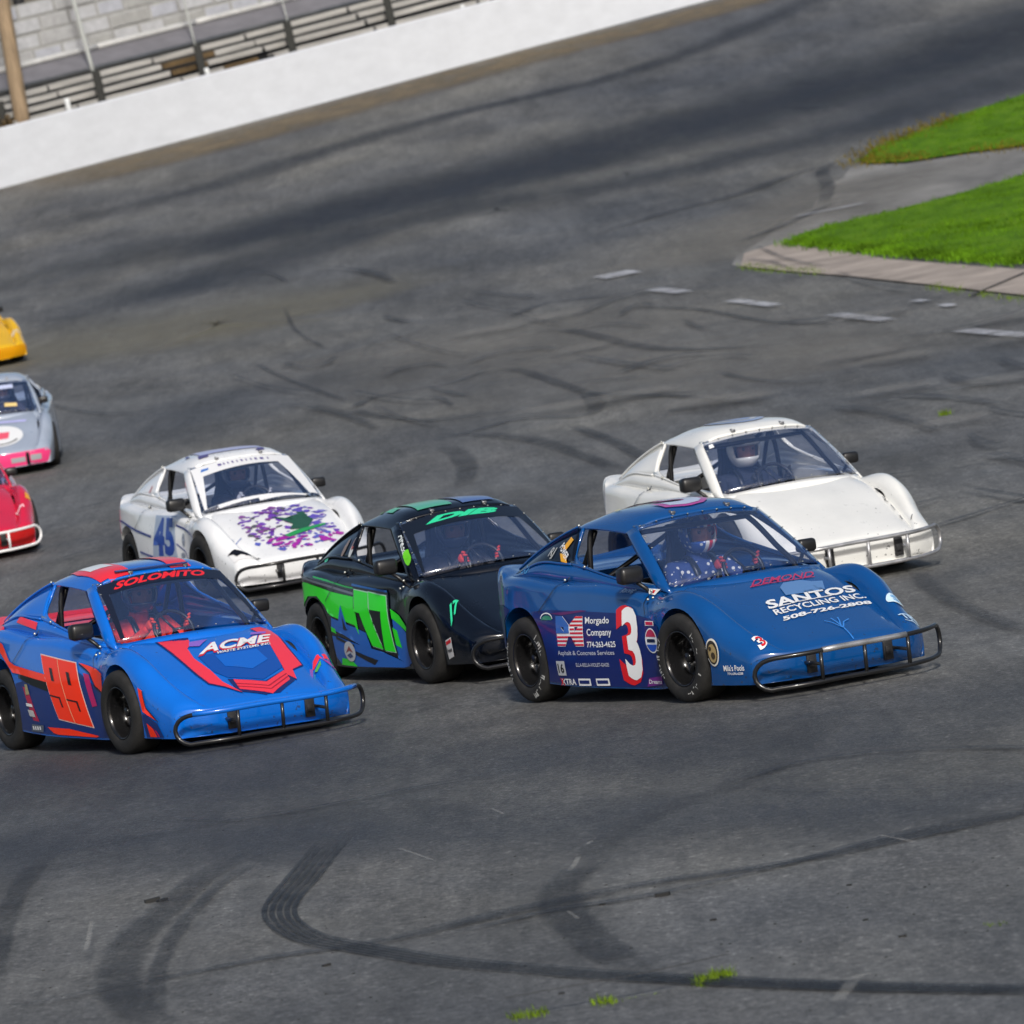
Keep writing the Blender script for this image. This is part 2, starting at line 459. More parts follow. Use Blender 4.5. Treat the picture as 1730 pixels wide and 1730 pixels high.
# old marks on the far apron
for pts, wd, mm in [
    ([(590, 695), (640, 672), (760, 650), (830, 625)], [.25, .16, .12, .1], M_skid),
    ([(590, 692), (640, 705), (720, 712), (800, 705), (900, 690), (1000, 665)], [.3, .25, .2, .16, .2, .15], M_skidf),
    ([(760, 640), (860, 625), (960, 655), (1010, 668), (1150, 672), (1320, 690)], [.25, .3, .3, .25, .2, .15], M_skidf),
    ([(990, 660), (1008, 690), (980, 705), (880, 710), (760, 740), (640, 760)], [.4, .35, .3, .3, .25, .2], M_skidf),
    ([(700, 740), (790, 735), (900, 745), (980, 770), (1060, 800)], [.3, .35, .4, .3, .3], M_skidf),
    ([(700, 760), (760, 760), (790, 790), (780, 830)], [.35, .4, .4, .3], M_skidf),
    ([(960, 720), (1030, 745), (1080, 770), (1120, 790)], [.15, .2, .2, .15], M_skid),
    ([(420, 610), (480, 640), (560, 670), (600, 685)], [.15, .15, .18, .2], M_skidf),
    ([(1060, 520), (1180, 525), (1300, 545), (1420, 545), (1600, 500)], [.3, .25, .2, .2, .1], M_skidf),
    ([(860, 540), (920, 515), (1000, 505), (1060, 500)], [.3, .35, .3, .2], M_skidf),
    ([(830, 580), (950, 560), (1100, 590), (1240, 590), (1400, 575)], [.2, .35, .4, .3, .2], M_skidf),
    ([(1210, 630), (1250, 640), (1320, 648), (1420, 645)], [.12, .14, .08, .06], M_skid),
    ([(1500, 575), (1580, 565), (1660, 560), (1760, 545)], [.1, .15, .12, .1], M_skidf),
    ([(1440, 690), (1560, 668), (1680, 650), (1800, 640)], [.15, .2, .2, .2], M_skidf),
    ([(1560, 900), (1640, 875), (1720, 850), (1800, 830)], [.1, .12, .1, .1], M_skid),
    ([(1600, 800), (1680, 785), (1800, 770)], [.08, .1, .08], M_skidf),
    ([(1540, 960), (1580, 1000), (1650, 1040), (1760, 1080)], [.2, .25, .2, .2], M_skidf),
    ([(1240, 415), (1320, 385), (1400, 350), (1455, 340)], [.35, .4, .3, .2], M_skidf),
    ([(1390, 350), (1400, 320), (1390, 290), (1420, 270)], [.35, .4, .4, .3], M_skidf),
    ([(1000, 400), (1130, 360), (1250, 330), (1330, 300), (1440, 270)], [.4, .6, .7, .6, .4], M_skidf),
    ([(480, 520), (500, 560), (540, 585), (560, 600)], [.1, .12, .1, .08], M_skidf),
    ([(0, 655), (150, 700), (300, 690), (450, 655)], [.1, .12, .12, .1], M_skidf),
    ([(120, 870), (170, 855), (260, 840), (330, 835)], [.1, .12, .1, .1], M_skidf),
    ([(100, 950), (150, 935), (190, 930)], [.08, .1, .1], M_skidf),
]: mark(pts, wd, mm)
# the web of old marks criss-crossing the apron, each a faint narrow sweep
rw = random.Random(17)
for _ in range(46):
    u = rw.uniform(380, 1720); v = rw.uniform(410, 900)
    if v > 700 and u < 1050: v -= 200
    ang = rw.choice((rw.uniform(-.32, -.1), rw.uniform(.05, .3))); ln = rw.uniform(60, 240); cv = rw.uniform(-14, 14)
    du, dv = ln*math.cos(ang), ln*math.sin(ang)*.8
    w0 = rw.uniform(.10, .30)
    mark([(u, v), (u+du*.35, v+dv*.35+cv), (u+du*.7, v+dv*.7+cv), (u+du, v+dv)], [w0*.6, w0, w0, w0*.5], M_skidf if rw.random() < .75 else M_skid)
for _ in range(16):
    u = rw.uniform(500, 1700); v = rw.uniform(480, 760); ln = rw.uniform(80, 200)
    mark([(u, v), (u+ln*.5, v-6), (u+ln, v-ln*.12)], [.8, 1.6, .8], M_pale, 'pale_patch')
# pale scrapes
for a, b, wd in [((675, 1457), (742, 1481), .02), ((832, 1389), (858, 1401), .02), ((968, 1500), (985, 1472), .035), ((994, 1455), (1006, 1447), .03),
                 ((1484, 1438), (1560, 1453), .025), ((1440, 1690), (1475, 1678), .08), ((1418, 1730), (1450, 1690), .07), ((150, 1640), (162, 1580), .03),
                 ((728, 1697), (742, 1692), .02), ((965, 1570), (985, 1585), .02), ((50, 1680), (85, 1684), .02), ((1050, 1605), (1085, 1600), .02),
                 ((1300, 1490), (1320, 1487), .015), ((1528, 1435), (1545, 1427), .02)]:
    mx = ((a[0]+b[0])/2 + 1.5, (a[1]+b[1])/2)
    mark([a, mx, b], wd, M_scr, 'pale_scrape')

# painted dashes
M_dash = stain_mat('worn_white_paint', (.55, .56, .6), 1.3, .6, 3.2, .3, .12)
for a, b, wd in [((1030, 465), (1058, 469), .6), ((1098, 491), (1164, 498), .26), ((1230, 510), (1320, 521), .22), ((1402, 534), (1510, 546), .24), ((1616, 561), (1760, 573), .26)]:
    A, B = gp(*a), gp(*b)
    ribbon('painted_dash', [A, (A+B)/2, B], wd, M_dash, dz=.034, parent=ground)
for a, b, wd in [((1543, 511), (1568, 513), .16), ((1590, 518), (1612, 521), .16)]:
    A, B = gp(*a), gp(*b)
    ribbon('painted_dash', [A, (A+B)/2, B], wd, M_dash, dz=.034, parent=ground)
A, B = gp(1330, 372), gp(1478, 343)
ribbon('painted_dash', [A, (A+B)/2, B], .16, M_dash, dz=.034, parent=ground)

# concrete apron, grass islands
def sheet(name, pts, m, z, parent=None, step=1.2, bumpy=0.0, seed=0):
    bm = bmesh.new()
    vs = [bm.verts.new((p[0], p[1], 0)) for p in pts]
    f = bm.faces.new(vs)
    if f.normal.z < 0: f.normal_flip()
    xs = [p[0] for p in pts]; ys = [p[1] for p in pts]
    for a0, a1, ax in ((min(xs), max(xs), 0), (min(ys), max(ys), 1)):
        k = a0 + step
        while k < a1:
            co = Vector((k, 0, 0)) if ax == 0 else Vector((0, k, 0))
            no = Vector((1, 0, 0)) if ax == 0 else Vector((0, 1, 0))
            bmesh.ops.bisect_plane(bm, geom=bm.verts[:]+bm.edges[:]+bm.faces[:], plane_co=co, plane_no=no)
            k += step
    bmesh.ops.triangulate(bm, faces=bm.faces[:])
    for v in bm.verts:
        h = bumpy * (.5 + noise.noise(Vector((v.co.x*.7, v.co.y*.35, seed)))) if bumpy and not v.is_boundary else 0
        v.co.z = surf(v.co.x, v.co.y) + z + max(0, h)
    return obj(name, bm, None, m, parent)

M_conc = mat('concrete_apron', (.3, .27, .24), .85)
mottled(M_conc, (.34, .29, .25), .3, 1.6, bump=.2)
M_grass = mat('grass', (.1, .2, .02), .9, spec=.1)
tc = N(M_grass, 'ShaderNodeTexCoord')
mpn = N(M_grass, 'ShaderNodeMapping'); mpn.inputs['Scale'].default_value = (1, .35, 1)
L(M_grass, tc.outputs['Object'], mpn.inputs[0])
n1 = N(M_grass, 'ShaderNodeTexNoise', Scale=2.4, Detail=9., Roughness=.8); L(M_grass, mpn.outputs[0], n1.inputs['Vector'])
cr = N(M_grass, 'ShaderNodeValToRGB')
cr.color_ramp.elements.new(.5)
for e, (p_, c_) in zip(cr.color_ramp.elements, [(.3, (.04, .09, .004)), (.5, (.08, .18, .005)), (.70, (.15, .25, .015))]):
    e.position = p_; e.color = (*c_, 1)
L(M_grass, n1.outputs[0], cr.inputs[0]); L(M_grass, cr.outputs[0], P(M_grass).inputs['Base Color'])
M_blade = mottled(mat('grass_blades', (.1, .22, .02), .8, spec=.1), (.08, .175, .006), .65, 1.4)
M_dry = mottled(mat('dry_grass', (.1, .22, .02), .8, spec=.1), (.13, .10, .012), .5, 2.2)

M_oldpave = mat('old_pavement', (.2, .2, .19), .85)
mottled(M_oldpave, (.205, .20, .19), .45, .9, vec=(1, .4, 1), bump=.15, detail=9)
_pp = [(1236, 448), (1246, 432), (1290, 405), (1330, 372), (1372, 352), (1392, 318), (1425, 300), (1436, 284), (1452, 279), (1530, 278), (1620, 264), (1730, 250), (1900, 234), (2100, 201), (2100, 232), (1900, 266), (1730, 308), (1640, 334), (1520, 366), (1390, 396), (1335, 413), (1300, 432), (1252, 452)]
path = sheet('path', px(*_pp), M_oldpave, .006)
tag(path, 'pale worn pavement strip between the two grass islands', 'path', kind='structure')
apron = sheet('concrete_apron', px((1252, 452), (1258, 430), (1330, 408), (1400, 420), (1500, 440), (1800, 462), (2000, 480), (2000, 540), (1800, 508), (1560, 482), (1430, 468), (1330, 460)), M_conc, .02)
tag(apron, 'weathered concrete apron strip edging the grass', 'concrete apron', kind='structure')
M_joint = mat('joint_tar', (.05, .045, .04), .9)
for a, b in [((1640, 503), (1760, 452)), ((1900, 520), (2000, 475))]:
    A, B = gp(*a), gp(*b)
    ribbon('slab_joint', [A, (A+B)/2, B], .06, M_joint, dz=.03, parent=apron)

GA = [(1335, 410), (1390, 392), (1520, 362), (1640, 330), (1730, 303), (1900, 262), (2100, 230), (2100, 480), (1900, 462), (1730, 446), (1650, 440), (1560, 432), (1450, 424), (1380, 418)]
GB = [(1452, 274), (1475, 255), (1530, 232), (1610, 200), (1730, 162), (1900, 110), (2100, 60), (2100, 200), (1900, 232), (1730, 248), (1620, 262), (1530, 276), (1470, 278)]
lawn = []
for poly, z0, lab in ((GA, .075, 'bright green grass island with pointed tip beside the concrete strip'), (GB, .03, 'farther grass island with browned tip at the track edge')):
    g = sheet('grass', px(*poly), M_grass, z0, step=.7, bumpy=.03, seed=z0*100)
    tag(g, lab, 'grass', 'grass islands inside the turn', 'stuff')
    lawn.append(g)

def blades(name, spots, n, hgt, spread, m, parent=None, wid=.012, z=0.0):
    vs, fs = [], []
    rnd = random.Random(len(spots)*31+n)
    for (x0, y0, sx, sy) in spots:
        for _ in range(n):
            x = x0 + rnd.gauss(0, sx); y = y0 + rnd.gauss(0, sy)
            zz = surf(x, y) + z - .01
            h = hgt * rnd.uniform(.45, 1.1); a = rnd.uniform(0, 2*PI); ln = rnd.uniform(0, spread)*h
            dx, dy = math.cos(a), math.sin(a)
            w_ = wid * rnd.uniform(.6, 1.4)
            b = len(vs)
            vs += [(x-dy*w_/2, y+dx*w_/2, zz), (x+dy*w_/2, y-dx*w_/2, zz), (x+dx*ln*.4+dy*w_*.3, y+dy*ln*.4-dx*w_*.3, zz+h*.6), (x+dx*ln*.4-dy*w_*.3, y+dy*ln*.4+dx*w_*.3, zz+h*.6), (x+dx*ln, y+dy*ln, zz+h)]
            fs += [(b, b+1, b+2, b+3), (b+3, b+2, b+4)]
    return obj(name, vs, fs, m, parent, sm=False)

def along(a, b, n):
    A, B = gp(*a), gp(*b)
    return [A.lerp(B, (i+.5)/n) for i in range(n)]
def inside(p, poly):
    c = False; j = len(poly)-1
    for i in range(len(poly)):
        if (poly[i][1] > p[1]) != (poly[j][1] > p[1]) and p[0] < (poly[j][0]-poly[i][0])*(p[1]-poly[i][1])/(poly[j][1]-poly[i][1])+poly[i][0]: c = not c
        j = i
    return c
rg = random.Random(3)
for g, poly, z0, dens in ((lawn[0], GA, .075, 26), (lawn[1], GB, .03, 16)):
    wp = [(p.x, p.y) for p in px(*poly)]
    xs = [p[0] for p in wp]; ys = [p[1] for p in wp]
    sp = []
    area = (min(max(xs), 12)-min(xs))*(max(ys)-min(ys))
    for _ in range(int(area*dens)):
        x = rg.uniform(min(xs), min(max(xs), 12)); y = rg.uniform(min(ys), max(ys))
        if inside((x, y), wp): sp.append((x, y, .08, .15))
    blades('grass_blades', sp, 18, .05, .8, M_blade, g, .014, z0+.01)
# browned turf along the rim of the far island
rim = []
for a, b, n in (((1455, 276), (1560, 268), 26), ((1455, 272), (1540, 226), 30), ((1540, 228), (1620, 200), 14), ((1650, 258), (1740, 247), 14)):
    rim += [(q.x, q.y, .2, .5) for q in along(a, b, n)]
blades('dry_grass_rim', rim, 18, .07, .8, M_dry, lawn[1], .02, .04)
rim = []
for a, b, n in (((1345, 411), (1480, 426), 30), ((1480, 427), (1730, 447), 40)):
    rim += [(q.x, q.y, .12, .25) for q in along(a, b, n)]
blades('grass_rim', rim, 90, .08, .8, M_blade, lawn[0], .02, .04)

M_weed = mottled(mat('weed_blades', (.1, .2, .02), .8, spec=.1), (.12, .19, .012), .6, 9)
def weed(pts, n, h, label, sx=.03, sy=.06, wd=.006, cnt=40):
    spots = []
    for a, b in zip(pts[:-1], pts[1:]):
        spots += [(q.x, q.y, sx, sy) for q in along(a, b, n)]
    o = blades('weeds', spots, int(cnt*.7), h, 1.0, M_weed, None, wd*.8)
    tag(o, label, 'weeds', 'weeds in the asphalt cracks', 'stuff')
weed([(1178, 1664), (1205, 1655), (1236, 1648)], 8, .045, 'largest low weeds beside the tyre mark at the bottom', .012, .05)
weed([(1004, 1695), (1040, 1693)], 6, .035, 'small weeds in the crack, middle of three foreground clumps', .012, .05)
weed([(1050, 1689), (1115, 1678)], 4, .016, 'sparse thread of weeds trailing along the foreground crack', .01, .03, .005, 26)
weed([(862, 1722), (925, 1712)], 8, .035, 'weeds in the crack at the bottom edge, nearest the camera', .012, .05)
weed([(1590, 703), (1604, 699)], 2, .07, 'single weed growing alone from open asphalt beyond the plain white car', .02, .08, .01, 60)
weed([(1255, 452), (1385, 462)], 14, .07, 'weeds along the tip of the concrete apron', .06, .3, .012, 60)
weed([(1575, 486), (1625, 492)], 5, .07, 'short weed clump along the middle of the apron edge', .06, .3, .012, 50)
weed([(1645, 497), (1735, 508)], 7, .06, 'weeds at the apron edge closest to the frame edge', .06, .3, .012, 40)
weed([(1666, 1563), (1700, 1560)], 2, .02, 'tiny weeds near the bottom right of the track', .012, .04)
mark([(862, 1725), (1000, 1700), (1100, 1682), (1240, 1650)], .025, M_joint, 'track_crack')
# rubber crumbs
M_crumb = mat('rubber_crumb', (.015, .015, .015), .8)
bm = bmesh.new()
for (u, v, s) in [(1120, 1514, .06), (258, 1524, .07), (275, 1523, .05), (552, 1632, .035), (1205, 1555, .025), (1018, 1529, .025), (1462, 1555, .02), (1525, 1583, .03), (1435, 1496, .02), (949, 1679, .02)] + \
        [(rg.uniform(0, 1730), rg.uniform(1400, 1725), rg.uniform(.004, .012)) for _ in range(140)]:
    p = gp(u, v)
    bm_box(bm, p + Vector((0, 0, s*.12)), (s, s*.5, s*.25), Matrix.Rotation(rg.uniform(-.7, .7), 3, 'Z'))
crumbs = obj('rubber_crumbs', bm, None, M_crumb, sm=False)
tag(crumbs, 'scattered black tyre rubber crumbs on the near asphalt', 'rubber crumbs', kind='stuff')

# ------------------------------------------------------------ wall and what stands behind it
WALLPX = [(-160, 362), (0, 321), (124, 285), (249, 253), (341, 225), (500, 185), (651, 145), (776, 113), (900, 78), (1050, 41), (1200, 3), (1400, -52), (1650, -120)]
wl = [Vector((p.x, p.y, 0)) for p in px(*WALLPX)]
# smooth the traced line with a quadratic fit y(x)
_c = np.polyfit([p.x for p in wl], [p.y for p in wl], 2)
def wy(x): return float(np.polyval(_c, x))
XS = [-22 + .5*i for i in range(int(52/.5))]
def wall_pt(x, d, dz=0.):
    """point d metres behind the wall's front face"""
    y = wy(x); s = 2*_c[0]*x + _c[1]
    n = Vector((-s, 1, 0)).normalized()
    q = Vector((x, y, 0)) + n*d
    return Vector((q.x, q.y, surf(q.x, q.y) + dz))
def base_z(x): return surf(x, wy(x))
M_wall = mat('white_painted_concrete', (.8, .8, .8), .6)
mottled(M_wall, (.60, .625, .67), .06, 2.0, bump=.15, bscale=20, vec=(1, 1, 2))
bm = bmesh.new()
WH = 1.19
prof = [(0, -.3), (0, WH-.03), (.03, WH), (.22, WH), (.25, WH-.03), (.25, -.3)]
prev = None
for x in XS:
    ring = []
    for d, z in prof:
        q = wall_pt(x, d); q.z = base_z(x) + z
        ring.append(bm.verts.new(q))
    if prev:
        for k in range(len(prof)-1): bm.faces.new((prev[k], prev[k+1], ring[k+1], ring[k]))
    prev = ring
bmesh.ops.recalc_face_normals(bm, faces=bm.faces[:])
wall = obj('retaining_wall', bm, None, M_wall, sm=False)
tag(wall, 'long white painted concrete wall round the outside of the turn', 'wall')

def vplane(u, v, d):
    """point on the vertical surface d metres behind the wall, seen at pixel (u, v)"""
    r = ray(u, v)
    lo, hi = 60., 260.
    for _ in range(40):
        t = (lo+hi)/2; Q = CP + t*r
        s = 2*_c[0]*Q.x + _c[1]
        if (Q.y - wy(Q.x))/math.sqrt(1+s*s) < d: lo = t
        else: hi = t
    return CP + t*r

# bank of earth behind the wall, rising in steps to the block wall
M_bank = mottled(mat('embankment_shaded', (.1, .1, .1), .9), (.018, .018, .016), .35, 1.5)  # near black: shade in the plank gaps is put into the colour
M_walk = mottled(mat('walkway_board', (.2, .2, .21), .8), (.17, .165, .18), .15, 2.5)
lines = [(.35, [(-60, 235), (231, 163), (500, 96), (845, 8)], -.35),
         (3.3, [(-60, 168), (250, 90), (500, 28), (700, -24)], -.03),
         (3.32, [(-60, 166), (250, 88), (500, 26), (700, -26)], 0.),
         (4.2, [(-60, 140), (250, 63), (500, 1), (700, -50)], 0.),
         (4.6, [(-60, 135), (250, 58), (500, -4), (700, -55)], 0.)]
rows = []
for d, pts, dz in lines:
    Q = [vplane(u, v, d) for u, v in pts]
    zc = np.polyfit([q.x for q in Q], [q.z for q in Q], 1)
    row = []
    for x in XS:
        p = wall_pt(x, d); p.z = float(np.polyval(zc, p.x)) + dz
        row.append(p)
    rows.append(row)
def strip(name, r0, r1, m, parent=None):
    vs = r0 + r1; n = len(r0)
    return obj(name, vs, [(i, i+1, n+i+1, n+i) for i in range(n-1)], m, parent, sm=False)
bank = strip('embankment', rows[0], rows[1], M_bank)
tag(bank, 'earth bank under the bleacher planks, gap shade painted into its colour', 'embankment', kind='structure')
walk = strip('walkway', rows[2], rows[3], M_walk)
tag(walk, 'grey sloping walkway above the bleachers', 'walkway', kind='structure')
top = [p.copy() for p in rows[4]]
far = []
for p in top:
    s = 2*_c[0]*p.x + _c[1]; nn = Vector((-s, 1, 0)).normalized()
    far.append(p + nn*3 + Vector((0, 0, 2.4)))
M_dirt = mottled(mat('dirt_slope', (.1, .1, .1), .9), (.13, .115, .09), .35, 1.2)
up1 = []
for p in top:
    s = 2*_c[0]*p.x + _c[1]; nn = Vector((-s, 1, 0)).normalized()
    up1.append(p + nn*.75 + Vector((0, 0, 1.0)))
hillv = [up1[i] + (far[i]-up1[i])*k for k in (0, .33, .66, 1) for i in range(len(up1))]
nn_ = len(up1)
hill = obj('dirt_slope', hillv, [(j*nn_+i, j*nn_+i+1, (j+1)*nn_+i+1, (j+1)*nn_+i) for j in range(3) for i in range(nn_-1)], M_dirt)
tag(hill, 'brown dirt slope above the block wall', 'dirt slope', kind='structure')

# white pipe along the walkway: laid in lengths
M_pipe = mottled(mat('curb_rail', (.5, .5, .48), .6), (.48, .48, .47), .25, 2)
rail = empty('guard_curb')
tag(rail, 'long pale curb laid in lengths along the walkway', 'curb')
i = 0
while i < len(XS)-7:
    bm = bmesh.new()
    seg = [rows[3][k] + Vector((0, 0, .07)) for k in range(i, i+5)]
    if random.random() < .85:
        bm_tube(bm, seg, .065, 8)
    else:
        bm_tube(bm, [q-Vector((0, 0, .03)) for q in seg], .045, 8)
    obj('curb_length', bm, None, M_pipe, rail)
    i += 4

# block retaining wall
M_mortar = mottled(mat('block_gaps', (.3, .3, .28), .9), (.30, .30, .29), .2, 5)
M_block = []
for k, c in enumerate([(.36, .36, .36), (.42, .425, .44), (.32, .32, .31), (.38, .39, .43)]):
    M_block.append(mottled(mat('concrete_block_%d' % k, c, .85), c, .14, 6, bump=.3, bscale=25))
blockw = empty('block_wall')
tag(blockw, 'retaining wall of large pale concrete blocks above the bleachers', 'block wall')
bmB = bmesh.new(); bmM = bmesh.new()
rb = random.Random(11)
COUR, CH = 4, .33
def bw(x, d, z):
    i = (x+22)/.5; k = max(0, min(len(rows[4])-2, int(i))); f = i-k
    p = rows[4][k].lerp(rows[4][k+1], f)
    s = 2*_c[0]*p.x + _c[1]; nn = Vector((-s, 1, 0)).normalized()
    return p + nn*d + Vector((0, 0, z))
for c in range(COUR):
    x = -20 + rb.uniform(0, .6)
    while x < 8:
        wd = rb.uniform(.5, .82)
        a = bw(x, .05*c, c*CH + CH/2 - .05); b = bw(x+wd, .05*c, c*CH + CH/2 - .05)
        t = (b-a); ln = t.length; t.normalize()
        up = Vector((0, 0, 1)); n_ = t.cross(up).normalized(); up = n_.cross(t)
        rot = Matrix((t, -n_, up)).transposed()
        bm_box(bmB, (a+b)/2 + Vector((rb.uniform(-.01, .01), rb.uniform(-.02, .02), 0)) - n_*(-.12), (ln-.055, .24, CH-.055), rot, .02, rb.choice((0, 1, 1, 2, 3)))
        x += wd
for c in range(COUR):
    for x in np.arange(-20, 8, .5):
        a = bw(x, .05*c, c*CH + CH/2 - .05); b = bw(x+.5, .05*c, c*CH+CH/2-.05)
        t = (b-a); ln = t.length; t.normalize(); up = Vector((0, 0, 1)); n_ = t.cross(up).normalized(); up = n_.cross(t)
        bm_box(bmM, (a+b)/2 + n_*.065, (ln+.02, .3, CH), Matrix((t, -n_, up)).transposed())
obj('blocks', bmB, None, M_block, blockw, sm=False)
obj('mortar_backing', bmM, None, M_mortar, blockw, sm=False)

# bleachers: four long plank rows on dark stringers
M_plank = mottled(mat('weathered_plank', (.5, .48, .44), .8), (.36, .35, .33), .35, 3.5, vec=(.3, .3, 6))
M_string = mottled(mat('dark_stringer', (.02, .022, .02), .6), (.008, .009, .007), .4, 6)
M_brown = mottled(mat('brown_scrub', (.06, .05, .03), .9), (.10, .065, .028), .5, 5)
ble = empty('bleacher')
tag(ble, 'weathered wooden plank bleacher with dark posts behind the white wall', 'bleacher')
zl = []
for d, off in ((.9, -6.0), (1.2, -21.5), (1.5, -36.5), (1.8, -51)):
    pts = [(u, v + off) for u, v in [(0, 222-4), (116, 191-4), (250, 157-4), (500, 92-4), (700, 37-2), (845, 0-2)]]
    Q = [vplane(u, v, d) for u, v in pts]
    zl.append((d, np.polyfit([q.x for q in Q], [q.z for q in Q], 2)))
def ble_pt(x, k):
    d, zc = zl[k]; p = wall_pt(x, d); p.z = float(np.polyval(zc, p.x)); return p
stx = []
for (u, v) in [(-165, 215), (0, 180), (166, 140), (338, 96), (491, 62), (660, 18), (832, -20), (1000, -60)]:
    stx.append(vplane(u, v, 1.2).x)
for k in range(4):
    for a, b in zip(stx[:-1], stx[1:]):
        if k in (1, 2) and abs(a - stx[3]) < .01:
            segs = [(a + .75, b - .02)] if k == 1 else [(a + 1.1, b)]
        elif k == 0 and abs(a - stx[3]) < .01:
            segs = [(a + .03, a + .9)]
        else: segs = [(a + .02, b - .02)]
        brown = []
        if abs(a - stx[3]) < .01: brown = [(a, segs[0][0])] if segs[0][0] > a + .1 else ([(segs[0][1], b-.3)] if k == 0 else [])
        for s0, s1 in segs + brown:
            A, B = ble_pt(s0, k), ble_pt(s1, k)
            t = B-A; ln = t.length; t.normalize(); n_ = t.cross(Vector((0, 0, 1))).normalized(); up = n_.cross(t)
            bm = bmesh.new()
            jj = random.uniform(-.012, .012)
            bm_box(bm, (A+B)/2 + Vector((0, 0, jj+.01)), (ln - random.uniform(0, .05), .24, .04), Matrix((t, -n_, up)).transposed(), .006)
            bm_box(bm, (A+B)/2 + Vector((0, 0, jj-.035)) + n_*.125, (ln - random.uniform(0, .05), .035, .095), Matrix((t, -n_, up)).transposed(), .006)
            obj('seat_plank', bm, None, M_brown if (s0, s1) in brown else M_plank, ble, sm=False)
for n_i, (u, v) in enumerate([(-165, 215), (0, 180), (163, 128), (334, 84), (486, 46), (654, 4), (826, -38), (1000, -80)]):
    A = vplane(u, v, .72); B = vplane(u+11, v+48, .72)
    bm = bmesh.new()
    t = (A-B).normalized(); mid = (A+B)/2; ln = (A-B).length + .1
    sx = t.cross(Vector((0, 1, 0))).normalized(); sy = sx.cross(t)
    bm_box(bm, mid, (.17, .1, ln+.12), Matrix((sx, -sy, t)).transposed(), .015)
    bm_box(bm, mid + Vector((0, .5, .02)), (.1, .9, ln*.7), Matrix((sx, -sy, t)).transposed(), .015)
    obj('stringer', bm, None, M_string, ble, sm=False)
vs = []
spots = []
for u, v, d in [(0, 196, .6), (10, 200, .6), (20, 203, .6)]:
    q = vplane(u, v, d); spots.append(q)
bm = bmesh.new()
for q in spots:
    for _ in range(55):
        c = q + Vector((rb.gauss(0, .12), rb.gauss(0, .05), rb.uniform(-.32, .0)))
        a = rb.uniform(0, PI); s = rb.uniform(.02, .05)
        v0 = bm.verts.new(c + Vector((math.cos(a)*s, math.sin(a)*s, -s))); v1 = bm.verts.new(c - Vector((math.cos(a)*s, math.sin(a)*s, s*.4))); v2 = bm.verts.new(c + Vector((0, 0, s*1.4)))
        bm.faces.new((v0, v1, v2))
scrub = obj('scrub', bm, None, M_brown, sm=False)
tag(scrub, 'brown scrub behind the white wall at the foot of the wooden pole', 'scrub', kind='stuff')

# poles and posts
def leaning_pole(name, u0, v0, u1, v1, d, r, m, label, cat, group=None, sink=.8, r2=None, ext=1.0, sub=None):
    A = vplane(u0, v0, d); B = vplane(u1, v1, d)
    t = (B-A).normalized()
    top_ = B + t*ext
    bm = bmesh.new()
    npt = 7
    pts = [A - t*sink + (top_-A+t*sink)*(k/(npt-1)) for k in range(npt)]
    base = pts[0].copy()
    bm_tube(bm, [p - base for p in pts], [r + (((r2 or r)-r)*k/(npt-1)) for k in range(npt)], 12)
    o = obj(name, bm, None, m)
    o.location = base
    tag(o, label, cat, group)
    return o
M_wood = mottled(mat('pole_wood', (.4, .3, .2), .8), (.27, .195, .12), .35, 4, vec=(6, 6, .5))
leaning_pole('utility_pole', 38, 205, 3, 0, .8, .165, M_wood, 'thick brown wooden pole standing behind the wall at the left edge', 'pole', r2=.15, ext=3.)
M_post = mat('pale_post', (.5, .52, .5), .5, .3)
leaning_pole('fence_post', 157, 121, 124, 0, 3.2, .045, M_post, 'thickest pale fence post, nearest the wooden pole', 'fence post', 'fence posts above the bleachers', .3, ext=1.2)
leaning_pole('fence_post', 330, 78, 311, 0, 3.2, .022, M_post, 'thin pale fence post, middle of the three', 'fence post', 'fence posts above the bleachers', .2, ext=1.6)
leaning_pole('fence_post', 487, 42, 477, 0, 3.2, .016, M_post, 'thinnest pale fence post, farthest from the wooden pole', 'fence post', 'fence posts above the bleachers', .2, ext=1.8)
M_stake = mat('white_stake', (.7, .72, .72), .5)
leaning_pole('marker_stake', 117, 188, 112, 166, .5, .055, M_stake, 'short white stake behind the wall, nearest the wooden pole', 'stake', 'white stakes behind the wall', .3, ext=0)
leaning_pole('marker_stake', 352, 128, 348, 115, .5, .05, M_stake, 'short white stake behind the wall beside the third dark post', 'stake', 'white stakes behind the wall', .3, ext=0)
leaning_pole('marker_stake', 783, 16, 780, 8, .5, .045, M_stake, 'short white stake behind the wall near the top of the photo', 'stake', 'white stakes behind the wall', .3, ext=0)
leaning_pole('dark_post', 36, 22, 30, -6, 5.6, .12, M_dark, 'thick dark post on the block wall beside the wooden pole', 'post', sink=.9, ext=.8)

# ------------------------------------------------------------ unseen ring of woods, added to darken low reflections
M_wood_added = mottled(mat('added_foliage', (.03, .05, .02), .9, spec=.1), (.032, .05, .02), .5, .12)
vs, fs = [], []
K = 360
for k in range(K):
    a = 2*PI*k/K
    rr = 330 + 25*noise.noise(Vector((math.cos(a)*3, math.sin(a)*3, 0)))
    h = 30 + 9*noise.noise(Vector((math.cos(a)*9, math.sin(a)*9, 2))) + 5*noise.noise(Vector((math.cos(a)*60, math.sin(a)*60, 4)))
    x, y = rr*math.cos(a) + 20, rr*math.sin(a) + 90
    z0 = min(surf(x, y), 6) - 3
    for dz, dr in ((0, 0), (.4, -4), (.8, 0), (1, 9), (.7, 24)):
        vs.append((x + dr*math.cos(a), y + dr*math.sin(a), z0 + h*dz + 1.6*noise.noise(Vector((x*.11, y*.11, dz*5)))))
for k in range(K):
    for j in range(4):
        a = k*5+j; b = ((k+1) % K)*5+j
        fs.append((a, b, b+1, a+1))
